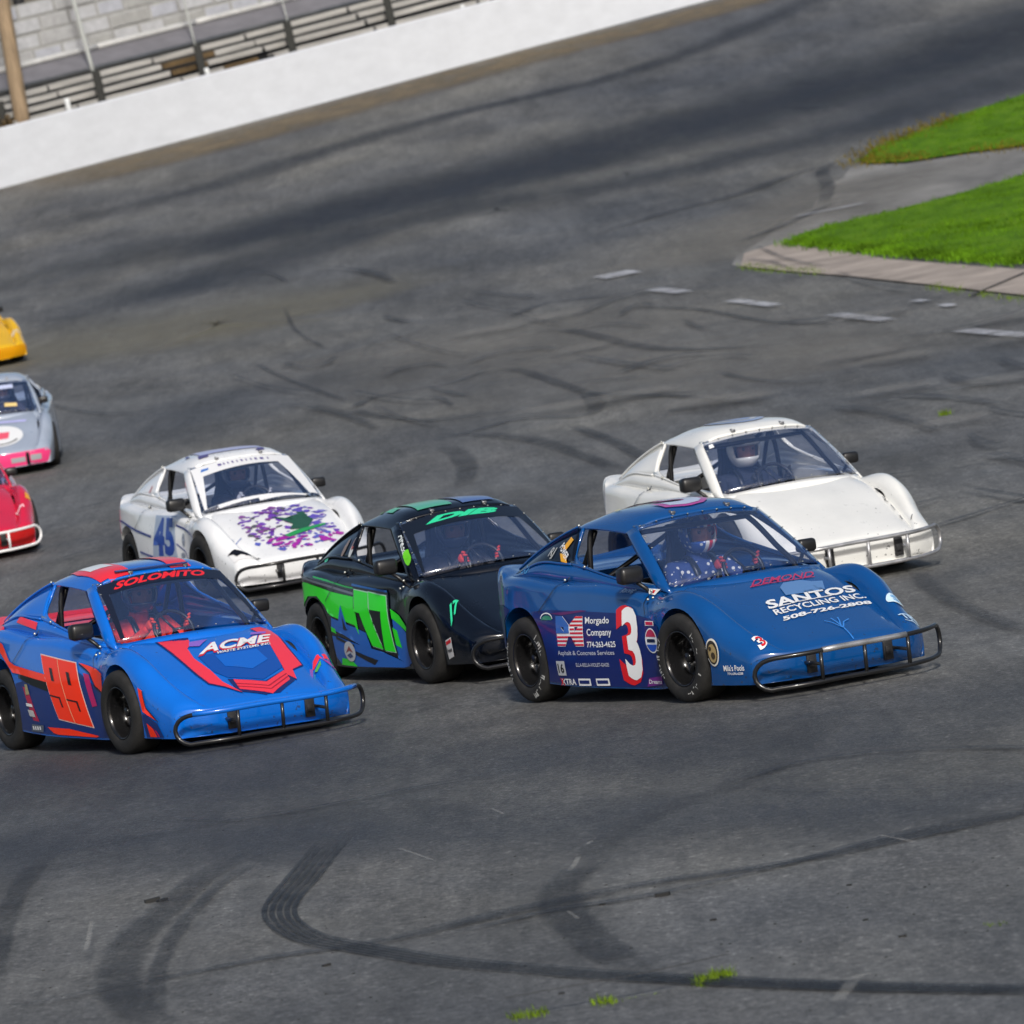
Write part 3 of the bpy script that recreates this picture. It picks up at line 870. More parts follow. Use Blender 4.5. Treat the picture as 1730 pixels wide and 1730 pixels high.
woods = obj('added_woods', vs, fs, M_wood_added)
tag(woods, 'unseen ring of dark woods added to darken reflections', 'woods', kind='stuff')

# ------------------------------------------------------------ the race car: small fibreglass coupe
# car frame: x forward from the front axle, y left, z up; the rear axle is at x = -1.78
def smst(a, b, x):
    t = max(0, min(1, (x-a)/(b-a))); return t*t*(3-2*t)

# station rows: x, then eleven (y, z) from the centreline over the fender and down the side
ROWS = [
 (-2.275, [(0,.50),(.17,.50),(.33,.50),(.42,.50),(.47,.50),(.51,.50),(.54,.49),(.555,.44),(.555,.36),(.55,.27),(.53,.20)]),
 (-2.285, [(0,.725),(.17,.725),(.33,.735),(.42,.745),(.475,.748),(.515,.745),(.55,.73),(.575,.66),(.58,.48),(.57,.30),(.55,.17)]),
 (-2.25, [(0,.742),(.17,.744),(.33,.755),(.42,.765),(.475,.768),(.52,.765),(.56,.745),(.592,.66),(.60,.48),(.595,.30),(.57,.16)]),
 (-2.17, [(0,.715),(.17,.715),(.33,.725),(.42,.74),(.48,.75),(.535,.748),(.58,.725),(.62,.64),(.628,.48),(.625,.29),(.60,.15)]),
 (-2.02, [(0,.70),(.17,.70),(.33,.705),(.42,.71),(.49,.722),(.555,.722),(.605,.695),(.645,.61),(.652,.47),(.65,.28),(.63,.14)]),
 (-1.78, [(0,.70),(.17,.70),(.33,.70),(.43,.71),(.51,.728),(.575,.722),(.628,.685),(.662,.59),(.67,.46),(.668,.27),(.65,.12)]),
 (-1.50, [(0,.70),(.17,.70),(.33,.70),(.44,.705),(.51,.712),(.565,.70),(.622,.66),(.662,.59),(.678,.45),(.678,.26),(.66,.10)]),
 (-1.22, [(0,.68),(.17,.68),(.33,.68),(.45,.69),(.51,.70),(.56,.688),(.615,.645),(.655,.58),(.676,.44),(.682,.25),(.67,.09)]),
 (-.95, [(0,.66),(.17,.66),(.33,.66),(.45,.68),(.51,.692),(.555,.682),(.605,.635),(.642,.57),(.664,.43),(.668,.24),(.655,.082)]),
 (-.70, [(0,.645),(.17,.645),(.33,.645),(.44,.665),(.50,.672),(.545,.66),(.592,.61),(.626,.55),(.642,.42),(.640,.23),(.622,.076)]),
 (-.50, [(0,.64),(.17,.64),(.34,.64),(.44,.65),(.495,.65),(.535,.635),(.575,.59),(.60,.53),(.612,.41),(.608,.22),(.59,.07)]),
 (-.36, [(0,.655),(.17,.652),(.35,.645),(.43,.636),(.485,.625),(.53,.61),(.572,.575),(.598,.52),(.606,.41),(.60,.22),(.585,.07)]),
 (-.24, [(0,.645),(.17,.642),(.36,.628),(.43,.604),(.485,.60),(.54,.602),(.588,.58),(.615,.525),(.618,.42),(.608,.22),(.592,.08)]),
 (-.12, [(0,.618),(.17,.614),(.365,.598),(.425,.568),(.485,.592),(.548,.612),(.602,.594),(.63,.535),(.63,.43),(.617,.23),(.60,.09)]),
 (.04, [(0,.566),(.17,.561),(.365,.546),(.42,.535),(.485,.58),(.552,.61),(.608,.592),(.635,.53),(.634,.43),(.622,.24),(.605,.1)]),
 (.20, [(0,.505),(.17,.50),(.363,.485),(.415,.478),(.475,.53),(.54,.562),(.598,.545),(.63,.48),(.632,.38),(.62,.22),(.602,.1)]),
 (.36, [(0,.442),(.17,.437),(.36,.421),(.41,.415),(.465,.458),(.525,.485),(.582,.468),(.618,.41),(.624,.32),(.614,.2),(.597,.1)]),
 (.50, [(0,.385),(.17,.38),(.357,.364),(.405,.36),(.455,.39),(.51,.412),(.566,.398),(.604,.35),(.611,.28),(.604,.18),(.59,.1)]),
 (.62, [(0,.335),(.17,.331),(.353,.318),(.40,.316),(.447,.336),(.50,.35),(.552,.34),(.588,.305),(.596,.25),(.592,.17),(.58,.1)]),
 (.70, [(0,.30),(.17,.297),(.35,.288),(.39,.287),(.437,.298),(.488,.306),(.538,.30),(.572,.27),(.58,.22),(.577,.16),(.568,.1)]),
 (.735, [(0,.278),(.17,.275),(.35,.268),(.39,.267),(.437,.272),(.488,.276),(.535,.27),(.566,.248),(.573,.21),(.57,.155),(.562,.1)]),
 (.752, [(0,.262),(.17,.259),(.35,.252),(.39,.25),(.43,.252),(.48,.254),(.525,.25),(.555,.232),(.563,.2),(.561,.15),(.555,.1)]),
 (.752, [(0,.19),(.17,.19),(.34,.185),(.38,.185),(.42,.185),(.47,.185),(.51,.185),(.54,.175),(.55,.165),(.55,.14),(.545,.1)]),
 (.735, [(0,.115),(.17,.115),(.34,.115),(.38,.115),(.42,.115),(.465,.115),(.50,.115),(.52,.112),(.53,.11),(.53,.108),(.52,.1)]),
]
for _i, (_x, _p) in enumerate(ROWS):
    if -2.2 < _x < -.4:
        _y, _z = _p[6]; _p[6] = (_y + .018, _z + .012)
        _y, _z = _p[7]; _p[7] = (_y - .004, _z + .015)
    if -.3 < _x < .66:
        _y, _z = _p[3]; _p[3] = (_y - .012, _z - .010)
        _y, _z = _p[2]; _p[2] = (_y, _z + .003)
_HY = {-.36: .40, -.24: .415, -.12: .425, .04: .435, .20: .432, .36: .422, .50: .405, .62: .385, .70: .365}
for _x, _p in ROWS:
    if _x in _HY:
        hy = _HY[_x]
        _p[2] = (hy, _p[2][1]); _p[3] = (hy + .034, _p[3][1] + (-.008 if _x > 0 else .002))
        _y, _z = _p[4]; _p[4] = (max(_y, hy + .066), _z + .006)
        _y, _z = _p[5]; _p[5] = (_y + .004, _z + (.013 if -.2 < _x < .6 else .003))
        if _x >= .36: _p[6] = (_p[6][0] + .004, _p[6][1])
def cr1(a, b, c, d, t):
    return .5*((2*b) + (c-a)*t + (2*a-5*b+4*c-d)*t*t + (3*b-a-3*c+d)*t**3)
def body_grid():
    T = np.array([[[x, y, z] for y, z in pr] for x, pr in ROWS])   # stations x points x 3
    def interp(A, n):                      # along axis 0
        m = len(A); out = []
        for i in range(m-1):
            b, c = A[i], A[i+1]
            a = A[i-1] if i else 2*b-c
            d = A[i+2] if i+2 < m else 2*c-b
            for k in range(n): out.append(cr1(a, b, c, d, k/n))
        out.append(A[-1]); return np.array(out)
    T = interp(T, 4)
    T = np.transpose(interp(np.transpose(T, (1, 0, 2)), 3), (1, 0, 2))
    # sweep the nose and tail corners back in plan
    for i in range(T.shape[0]):
        for j in range(T.shape[1]):
            x, y, z = T[i, j]
            e = max(0, y-.30)
            if x > .2: T[i, j, 0] -= smst(.2, .7, x)*1.65*e*e
            if x < -1.9: T[i, j, 0] += smst(-1.9, -2.2, x)*1.3*e*e if False else (1-smst(-2.25, -1.95, x))*1.5*e*e
    return T
BG = body_grid()

def body_bm():
    T = BG; n, m = T.shape[:2]
    bm = bmesh.new()
    rings = []
    for i in range(n):
        rgt = [bm.verts.new((T[i, j, 0], -T[i, j, 1], T[i, j, 2])) for j in range(m-1, 0, -1)]
        c = [bm.verts.new(T[i, 0])]
        lft = [bm.verts.new(T[i, j]) for j in range(1, m)]
        xb = T[i, m-1, 0]; zb = T[i, m-1, 2]
        bot = [bm.verts.new((T[i, 0, 0], T[i, m-1, 1]*k, zb)) for k in (.5, -.5)]
        rings.append(rgt + c + lft + bot)
    k = len(rings[0])
    for i in range(n-1):
        for j in range(k):
            bm.faces.new((rings[i][j], rings[i][(j+1) % k], rings[i+1][(j+1) % k], rings[i+1][j]))
    bm.faces.new(rings[0]); bm.faces.new(rings[-1][::-1])
    bmesh.ops.recalc_face_normals(bm, faces=bm.faces[:])
    bmesh.ops.triangulate(bm, faces=[f for f in bm.faces if len(f.verts) > 4])
    return bm

def boolean(base, cutters):
    """subtract the cutters; evaluated without operators"""
    for n_c, c in enumerate(cutters):
        for attempt in range(8):
            c.location = ((attempt*.0007) % .003, 0, -attempt*.0005)
            c.rotation_euler = (0, attempt*.013 if n_c < 4 else 0, 0)
            base.modifiers.clear()
            md = base.modifiers.new('cut', 'BOOLEAN')
            md.object = c; md.operation = 'DIFFERENCE'; md.solver = 'EXACT'; md.use_self = attempt % 2 == 1
            md.material_mode = 'TRANSFER'
            bpy.context.view_layer.update()
            dg = bpy.context.evaluated_depsgraph_get()
            me = bpy.data.meshes.new_from_object(base.evaluated_get(dg))
            ext = max(abs(v.co.y) for v in me.vertices); top = max(v.co.z for v in me.vertices)
            if ext < .75 and top < .85 and len(me.vertices) > 3000: break
        print('boolean', n_c, attempt, ext, len(me.vertices))
        base.modifiers.clear()
        base.data = me
    for c in cutters: bpy.data.objects.remove(c)
    bpy.data.objects.remove(base)
    return me

def make_body_mesh():
    base = obj('body_source', body_bm(), None, [M_black, M_dark])
    cut = []
    for x, r_, y0, xs in ((0, .284, .462, 1.0), (-1.78, .295, .40, 1.0)):
        for s in (1, -1):
            bm = bmesh.new()
            K = 40
            A = [bm.verts.new((x + r_*xs*math.cos(2*PI*k/K), s*y0, .255 + r_*math.sin(2*PI*k/K))) for k in range(K)]
            B = [bm.verts.new((x + r_*xs*math.cos(2*PI*k/K), s*.9, .255 + r_*math.sin(2*PI*k/K))) for k in range(K)]
            bm.faces.new(A); bm.faces.new(B)
            for k in range(K): bm.faces.new((A[k], A[(k+1) % K], B[(k+1) % K], B[k]))
            bmesh.ops.recalc_face_normals(bm, faces=bm.faces[:])
            cut.append(obj('arch_cut', bm, None, [M_dark]))
    bm = bmesh.new()
    out = [(-1.62, -.40), (-1.62, .40), (-.50, .462), (-.40, .45), (-.27, .42), (-.235, .2), (-.225, 0), (-.235, -.2), (-.27, -.42), (-.40, -.45), (-.50, -.462)]
    A = [bm.verts.new((x, y, .13)) for x, y in out]; B = [bm.verts.new((x, y, 1.2)) for x, y in out]
    bm.faces.new(A); bm.faces.new(B)
    for k in range(len(out)): bm.faces.new((A[k], A[(k+1) % len(out)], B[(k+1) % len(out)], B[k]))
    bmesh.ops.recalc_face_normals(bm, faces=bm.faces[:])
    cut.append(obj('cockpit_cut', bm, None, [M_dark]))
    bpy.context.view_layer.update()
    me = boolean(base, cut)
    me.name = 'body'
    return me
BODY_ME = make_body_mesh()
for p in BODY_ME.polygons: p.use_smooth = True
try:
    BODY_ME.set_sharp_from_angle(angle=R(38))
except Exception: pass

# windshield: base and top corners and centres (half: y > 0)
WA, WA0 = Vector((-.272, .497, .642)), Vector((-.17, 0, .672))
WB, WB0 = Vector((-.725, .405, .978)), Vector((-.675, 0, 1.012))
def ws(s, t):
    """windshield surface: s -1..1 across, t 0..1 up"""
    S = WA.lerp(WB, t); C = WA0.lerp(WB0, t)
    k = s*s
    p = Vector((C.x*(1-k)+S.x*k, S.y*s, C.z*(1-k)+S.z*k))
    bul = .018*math.sin(PI*max(0, min(1, t)))
    return p + Vector((.62, 0, .78))*bul*(1-.4*k)

def patch(bm, G, thick=.012, mi=0):
    """a grid of points as a thin shell with thickness (towards the car's inside)"""
    n, m = len(G), len(G[0])
    V = [[Vector(p) for p in r] for r in G]
    Nn = [[None]*m for _ in range(n)]
    for i in range(n):
        for j in range(m):
            a = V[min(i+1, n-1)][j]-V[max(i-1, 0)][j]; b = V[i][min(j+1, m-1)]-V[i][max(j-1, 0)]
            c = a.cross(b)
            Nn[i][j] = c.normalized() if c.length > 1e-12 else Vector((0, 0, 1))
    cen = Vector((-1.1, 0, .55)); mid = V[n//2][m//2]
    sg = 1 if Nn[n//2][m//2].dot(mid-cen) > 0 else -1
    A = [[bm.verts.new(V[i][j]) for j in range(m)] for i in range(n)]
    B = [[bm.verts.new(V[i][j]-Nn[i][j]*sg*thick) for j in range(m)] for i in range(n)]
    fs = []
    for i in range(n-1):
        for j in range(m-1):
            fs.append(bm.faces.new((A[i][j], A[i+1][j], A[i+1][j+1], A[i][j+1])))
            fs.append(bm.faces.new((B[i][j], B[i][j+1], B[i+1][j+1], B[i+1][j])))
    for i in range(n-1):
        for j in (0, m-1): fs.append(bm.faces.new((A[i][j], B[i][j], B[i+1][j], A[i+1][j])))
    for j in range(m-1):
        for i in (0, n-1): fs.append(bm.faces.new((A[i][j], A[i][j+1], B[i][j+1], B[i][j])))
    for f in fs: f.material_index = mi; f.smooth = True
    bmesh.ops.recalc_face_normals(bm, faces=fs)

def lerp_curves(c0, c1, n):
    return [[Vector(a).lerp(Vector(b), k/n) for a, b in zip(c0, c1)] for k in range(n+1)]
def resample(c, n):
    c = [Vector(p) for p in c]
    d = [0]
    for a, b in zip(c[:-1], c[1:]): d.append(d[-1]+(b-a).length)
    out = []
    for k in range(n+1):
        t = d[-1]*k/n
        i = max(0, min(len(c)-2, next((j for j in range(len(d)-1) if d[j+1] >= t-1e-9), len(c)-2)))
        f = (t-d[i])/max(1e-9, d[i+1]-d[i])
        out.append(c[i].lerp(c[i+1], f))
    return out
def mir(c): return [Vector((p[0], -p[1], p[2])) for p in c]

# roof grid half-section points, front to rear
ROOF = [
 (-.665, -.72, [(0,1.018),(.15,1.014),(.29,1.002),(.36,.985),(.40,.965),(.418,.945)]),
 (-.78, -.815, [(0,1.058),(.15,1.055),(.29,1.040),(.365,1.008),(.405,.975),(.424,.942)]),
 (-.95, -.95, [(0,1.075),(.15,1.072),(.29,1.056),(.365,1.022),(.405,.988),(.425,.955)]),
 (-1.18, -1.18, [(0,1.073),(.15,1.07),(.285,1.054),(.36,1.022),(.40,.995),(.420,.972)]),
 (-1.38, -1.38, [(0,1.046),(.15,1.032),(.275,1.022),(.35,1.006),(.39,.99),(.408,.978)]),
 (-1.48, -1.46, [(0,1.012),(.15,1.01),(.27,1.0),(.34,.988),(.378,.975),(.395,.965)]),
]
SILL = catmull([(-.36, .515, .645), (-.50, .53, .655), (-.80, .545, .70), (-1.10, .545, .755), (-1.30, .54, .785)], 5)   # lower edge of the side opening
F_TOP = Vector((-.835, .427, .94)); G_TOP = Vector((-1.36, .412, .98))
RIDGE = catmull([(-1.40, .405, .985), (-1.55, .425, .945), (-1.72, .455, .885), (-1.88, .485, .815), (-2.02, .515, .738)], 5)
RIDGE_IN = catmull([(-1.47, .355, .985), (-1.60, .375, .94), (-1.76, .405, .875), (-1.90, .435, .80), (-2.03, .465, .725)], 5)
BELT = catmull([(-1.30, .545, .783), (-1.42, .552, .79), (-1.56, .558, .80), (-1.68, .56, .792), (-1.80, .56, .765), (-1.93, .555, .735)], 5)
BODYLINE = catmull([(-.34, .525, .612), (-.50, .555, .618), (-.80, .57, .645), (-1.10, .578, .67), (-1.40, .583, .68), (-1.70, .585, .70), (-1.90, .58, .705), (-2.03, .565, .70)], 6)

def cabin_bm(strip_t=0.0):
    bm = bmesh.new()
    # roof
    rows = []
    tab = np.array([[[x0*(1-(y/.42)**2)+x1*(y/.42)**2, y, z] for y, z in pr] for x0, x1, pr in ROOF])
    def interp(A, n):
        m = len(A); o = []
        for i in range(m-1):
            b, c = A[i], A[i+1]; a = A[i-1] if i else 2*b-c; d = A[i+2] if i+2 < m else 2*c-b
            for k in range(n): o.append(cr1(a, b, c, d, k/n))
        o.append(A[-1]); return np.array(o)
    T = interp(tab, 4); T = np.transpose(interp(np.transpose(T, (1, 0, 2)), 4), (1, 0, 2))
    G = []
    for r in T:
        G.append([(x, -y, z) for x, y, z in r[::-1]] + [tuple(q) for q in r[1:]])
    patch(bm, G, .014)
    # a small lip at the front edge of the roof
    for s in (1, -1):
        S = (lambda c: [Vector((p[0], s*p[1], p[2])) for p in c])
        # A pillar: windshield edge to side opening edge
        e0 = [ws(s, t/8) + Vector((-.004, 0, -.004)) for t in range(-1, 9)]
        lo, hi = Vector((-.375, s*.530, .638)), Vector((F_TOP.x, s*F_TOP.y, F_TOP.z))
        e1 = [lo.lerp(hi, t/9) + Vector((.006*math.sin(PI*t/9), s*.010*math.sin(PI*t/9), .012*math.sin(PI*t/9))) for t in range(10)]
        G = []
        for a, b in zip(e0, e1):
            mid = a.lerp(b, .5) + Vector((.005, s*.010, .005))
            G.append([a, a.lerp(mid, .5) + Vector((.002, s*.003, .003)), mid, mid.lerp(b, .5) + Vector((0, s*.004, .001)), b])
        patch(bm, G, .012)
        # belt flank under side opening and quarter panel, down to the body
        up = resample(S(SILL) + S(BELT)[1:] + [Vector((-2.02, s*.535, .725))], 26)
        dn = resample(S(BODYLINE), 26)
        G = []
        for a, b in zip(up, dn):
            G.append([a, a.lerp(b, .33) + Vector((0, s*.012, .006)), a.lerp(b, .66) + Vector((0, s*.010, .002)), b - Vector((0, s*.02, .01))])
        patch(bm, G, .012)
        # C pillar ridge between quarter panel and rear window
        patch(bm, [[a, a.lerp(b, .5) + Vector((0, s*.002, .006)), b] for a, b in zip(S(RIDGE), S(RIDGE_IN))], .014)
        # B post behind the opening, swept forward at the foot
        f0 = resample(catmull([(G_TOP.x+.02, s*G_TOP.y, G_TOP.z), (-1.34, s*.455, .90), (-1.30, s*.505, .835), (-1.20, s*.54, .79), (-1.05, s*.548, .752)], 5), 14)
        f1 = resample(catmull([(G_TOP.x-.02, s*G_TOP.y, G_TOP.z-.004), (-1.385, s*.455, .90), (-1.36, s*.505, .835), (-1.32, s*.54, .788), (-1.25, s*.55, .775)], 5), 14)
        patch(bm, [[a, b] for a, b in zip(f0, f1)], .014)
        # inner door skin seen through the openings
    # cowl under the windshield
    G = []
    for k in range(21):
        s = -1+2*k/20
        a = ws(s, -.02) - Vector((.004, 0, .004)); b = ws(s, -.10); b.z -= .012
        G.append([a, a.lerp(b, .5), b + Vector((.02, 0, -.02))])
    patch(bm, G, .012)
    # header between windshield top and roof
    G = []
    for k in range(21):
        s = -1+2*k/20
        a = ws(s, .97) - Vector((.004, 0, .004)); b = ws(s, 1.0) + Vector((-.02, 0, .002))
        G.append([a, b, b + Vector((-.03, 0, .004))])
    patch(bm, G, .010)
    return bm

def quarter_bm(s):
    bm = bmesh.new()
    S = (lambda c: [Vector((p[0], s*p[1], p[2])) for p in c])
    top = resample(S([(G_TOP.x-.02, G_TOP.y-.004, G_TOP.z-.012)] + [(p.x, p.y-.004, p.z-.006) for p in RIDGE[1:]]), 18)
    bot = resample(S([(-1.27, .543, .778)] + [(p.x, p.y-.006, p.z) for p in BELT] + [(-2.0, .53, .728)]), 18)
    G = []
    for a, b in zip(top, bot):
        G.append([a.lerp(b, k/5) + Vector((0, s*.012*math.sin(PI*k/5), 0)) for k in range(6)])
    patch(bm, G, .008)
    return bm

def mirror_bm(s):
    bm = bmesh.new()
    prof = catmull([(-.055, .0, 0), (-.05, .045, 0), (.02, .055, 0), (.045, .03, 0), (.045, -.03, 0), (.02, -.055, 0), (-.05, -.045, 0)], 3, closed=True)
    c = Vector((-.47, s*.635, .728)) if s < 0 else Vector((-.50, .560, .735))
    rings = []
    msc = 1.0 if s < 0 else .78
    for k, (off, sc) in enumerate([(-.072*msc, .5*msc), (-.066*msc, .78*msc), (-.05*msc, .9*msc), (.05*msc, .9*msc), (.066*msc, .78*msc), (.072*msc, .5*msc)]):
        rings.append([bm.verts.new(c + Vector((p.x*sc, off, p.y*sc*1.0))) for p in prof])
    K = len(prof)
    for a, b in zip(rings[:-1], rings[1:]):
        for k in range(K): bm.faces.new((a[k], a[(k+1) % K], b[(k+1) % K], b[k])).smooth = True
    bm.faces.new(rings[0]); bm.faces.new(rings[-1])
    bm_tube(bm, [c + Vector((0, -s*.02, -.03)), c + Vector((.03, -s*.07, -.08)), c + Vector((.06, -s*.11, -.13))], .012, 8)
    bmesh.ops.recalc_face_normals(bm, faces=bm.faces[:])
    return bm

def revolve(bm, prof, seg=48, mi=0, c=Vector((0, 0, 0))):
    rings = []
    for k in range(seg):
        a = 2*PI*k/seg
        rings.append([bm.verts.new(c + Vector((r*math.cos(a), y, r*math.sin(a)))) for r, y in prof])
    for k in range(seg):
        A, B = rings[k], rings[(k+1) % seg]
        for j in range(len(prof)-1):
            f = bm.faces.new((A[j], B[j], B[j+1], A[j+1])); f.material_index = mi; f.smooth = True

# wheel local: axle along y, outer face towards -y
def tyre_mesh():
    bm = bmesh.new()
    pr = [(.152, -.078), (.163, -.094), (.18, -.101), (.205, -.103), (.228, -.098), (.243, -.088), (.2505, -.074), (.2535, -.05), (.255, 0), (.2535, .05), (.2505, .074), (.243, .088), (.228, .098), (.20, .103), (.17, .098), (.152, .08)]
    revolve(bm, pr, 64)
    bmesh.ops.recalc_face_normals(bm, faces=bm.faces[:])
    me = bpy.data.meshes.new('tyre'); bm.to_mesh(me); bm.free(); me.materials.append(M_rubber)
    return me
def rim_mesh():
    bm = bmesh.new()
    pr = [(.154, -.08), (.160, -.088), (.156, -.095), (.149, -.091), (.145, -.07), (.143, -.02), (.138, .025), (.11, .04), (.075, .03), (.06, .0), (.055, -.005), (.0, -.005)]
    revolve(bm, pr, 48)
    for k in range(5):
        a = 2*PI*k/5 + .3
        M = Matrix.Rotation(-a, 3, 'Y')
        bm_box(bm, M @ Vector((.085, .012, 0)), (.06, .012, .032), M, .004)
        bm_tube(bm, [M @ Vector((.04, -.002, 0)), M @ Vector((.04, -.02, 0))], .008, 8, mi=1)
    revolve(bm, [(.03, -.005), (.03, -.045), (.024, -.05), (0, -.05)], 24, mi=0)
    bmesh.ops.recalc_face_normals(bm, faces=bm.faces[:])
    me = bpy.data.meshes.new('rim'); bm.to_mesh(me); bm.free()
    me.materials.append(M_rimblack); me.materials.append(M_hub)
    return me
TYRE_ME, RIM_ME = tyre_mesh(), rim_mesh()
for me in (TYRE_ME, RIM_ME):
    for p in me.polygons: p.use_smooth = True

def bumper_bms():
    """tube loop with three uprights; returns loop bm, uprights bm, top bar bm"""
    def tz(y): return .052*y*abs(y)
    plan = lambda y: .925 - 1.75*max(0, abs(y)-.28)**2
    up, lo = .258, .088
    pts = []
    for y in np.linspace(-.52, .52, 19): pts.append((plan(y), y, up + tz(y)))
    for a in np.linspace(80, -80, 9): pts.append((plan(.535+.075*math.cos(R(a))), .535+.075*math.cos(R(a)), (up+lo)/2 + (up-lo)/2*math.sin(R(a)) + tz(.6)))
    for y in np.linspace(.52, -.52, 19): pts.append((plan(y)-.008, y, lo + tz(y)))
    for a in np.linspace(-80, 80, 9): pts.append((plan(.535+.075*math.cos(R(a))), -.535-.075*math.cos(R(a)), (up+lo)/2 + (up-lo)/2*math.sin(R(a)) + tz(-.6)))
    a = bmesh.new(); bm_tube(a, pts, .0135, 10, closed=True)
    u = []
    for y in (-.285, 0, .285):
        u.append(bmesh.new())
        bm_tube(u[-1], [(plan(y), y, up+tz(y)), (plan(y)-.008, y, lo+tz(y))], .0115, 8)
        if y: bm_tube(u[-1], [(plan(y)-.01, y, .18), (.68, y, .19)], .010, 8)
    t = bmesh.new()
    bm_tube(t, [(plan(y)+.001, y, up+.001+tz(y)) for y in np.linspace(-.275, .275, 7)], .0165, 10)
    tw = bmesh.new()
    bm_tube(tw, [(plan(y)+.001, y, up+.001+tz(y)) for y in np.linspace(-.525, .525, 21)], .0165, 10)
    fb = []
    for y in (-.25, .25):
        fb.append(bmesh.new())
        bm_box(fb[-1], (.757, y, .185), (.02, .06, .12), None, .004, 0)
        bm_box(fb[-1], (.772, y-.008, .18), (.014, .032, .045), None, .003, 1)
    return a, u, t, tw, fb
def bm2me(bm, name, mats):
    me = bpy.data.meshes.new(name); bm.to_mesh(me); bm.free()
    for m in mats: me.materials.append(m)
    for p in me.polygons: p.use_smooth = True
    return me
_a, _u, _t, _tw, _fb = bumper_bms()
BUMP = [bm2me(b, n, []) for b, n in ((_a, 'bumper_loop'), (_t, 'bumper_bar'), (_tw, 'bumper_bar_wide'))]
BUMP_U = [bm2me(b, 'upright', []) for b in _u]; BUMP_H = [bm2me(b, 'frame_horn', []) for b in _fb]

def link_me(name, me, mats, parent, mat_local=None):
    """a new object with its own copy of the mesh's material list"""
    me2 = me.copy()
    me2.materials.clear()
    for m in mats: me2.materials.append(m)
    o = bpy.data.objects.new(name, me2); COL.objects.link(o)
    if parent is not None: o.parent = parent
    if mat_local is not None: o.matrix_local = mat_local
    return o

# ------------------------------------------------------------ decals: thin vinyl that follows the bodywork
class Frame2D:
    def __init__(s, O, U, V, D): s.O, s.U, s.V, s.D = Vector(O), Vector(U), Vector(V), Vector(D).normalized()
SIDE = Frame2D((0, -1.6, 0), (1, 0, 0), (0, 0, 1), (0, 1, 0))           # right flank: u = x, v = z
TOP = Frame2D((0, 0, 2.2), (0, 1, 0), (-1, 0, 0), (0, 0, -1))           # from above, read from the front: u = y, v = -x
_wd = (WB0-WA0).normalized(); _wn = Vector((-_wd.z, 0, _wd.x)); _wn = _wn if _wn.x > 0 else -_wn
GLS = Frame2D(WA0 + _wn*.8, (0, 1, 0), tuple(_wd), tuple(-_wn))         # windshield: u = y, v = up the glass
FRONT = Frame2D((2.5, 0, 0), (0, 1, 0), (0, 0, 1), (-1, 0, 0))

_fonts = {}
def text_polys(txt, size=.1, bold=0., shear=0., sx=1., spacing=1., align='CENTER'):
    """text as a triangulated bmesh in the plane, centred on its own box"""
    cu = bpy.data.curves.new('txt', 'FONT')
    cu.body = txt; cu.size = size; cu.offset = bold*size; cu.shear = shear; cu.align_x = align; cu.align_y = 'CENTER'
    cu.space_character = spacing; cu.resolution_u = 3
    ob = bpy.data.objects.new('txt', cu); COL.objects.link(ob)
    dg = bpy.context.evaluated_depsgraph_get(); dg.update()
    me = bpy.data.meshes.new_from_object(ob.evaluated_get(dg))
    bpy.data.objects.remove(ob); bpy.data.curves.remove(cu)
    bm = bmesh.new(); bm.from_mesh(me); bpy.data.meshes.remove(me)
    for v in bm.verts: v.co.x *= sx
    return bm
def poly_bm(polys):
    bm = bmesh.new()
    for pl in polys:
        bm.faces.new([bm.verts.new((a, b, 0)) for a, b in pl])
    return bm
def xf(bm, u=0, v=0, rot=0, s=1, sk=0, map4=None):
    c, n = math.cos(rot)*s, math.sin(rot)*s
    for q in bm.verts:
        x, y = q.co.x + sk*q.co.y, q.co.y
        if map4:   # bilinear map of the unit box -> quad (bl, br, tr, tl), text normalised first
            pass
        q.co.x, q.co.y = u + c*x - n*y, v + n*x + c*y
    return bm
def fit4(bm, quad):
    """stretch the drawing's own box onto a quad given bottom-left, bottom-right, top-right, top-left"""
    xs = [v.co.x for v in bm.verts]; ys = [v.co.y for v in bm.verts]
    x0, x1, y0, y1 = min(xs), max(xs), min(ys), max(ys)
    bl, br, tr, tl = [Vector((a, b)) for a, b in quad]
    for v in bm.verts:
        a = (v.co.x-x0)/(x1-x0); b = (v.co.y-y0)/max(1e-9, (y1-y0))
        p = bl*(1-a)*(1-b) + br*a*(1-b) + tr*a*b + tl*(1-a)*b
        v.co.x, v.co.y = p.x, p.y
    return bm
def merge(*bms):
    o = bmesh.new()
    for b in bms:
        me = bpy.data.meshes.new('t'); b.to_mesh(me); b.free(); o.from_mesh(me); bpy.data.meshes.remove(me)
    return o

_b = bmesh.new(); bm_box(_b, (0, 0, 0), (.010, .010, .006), None, .002); FAST_ME = bm2me(_b, 'fastener', [M_gold])
class Car:
    pass
CARS = {}

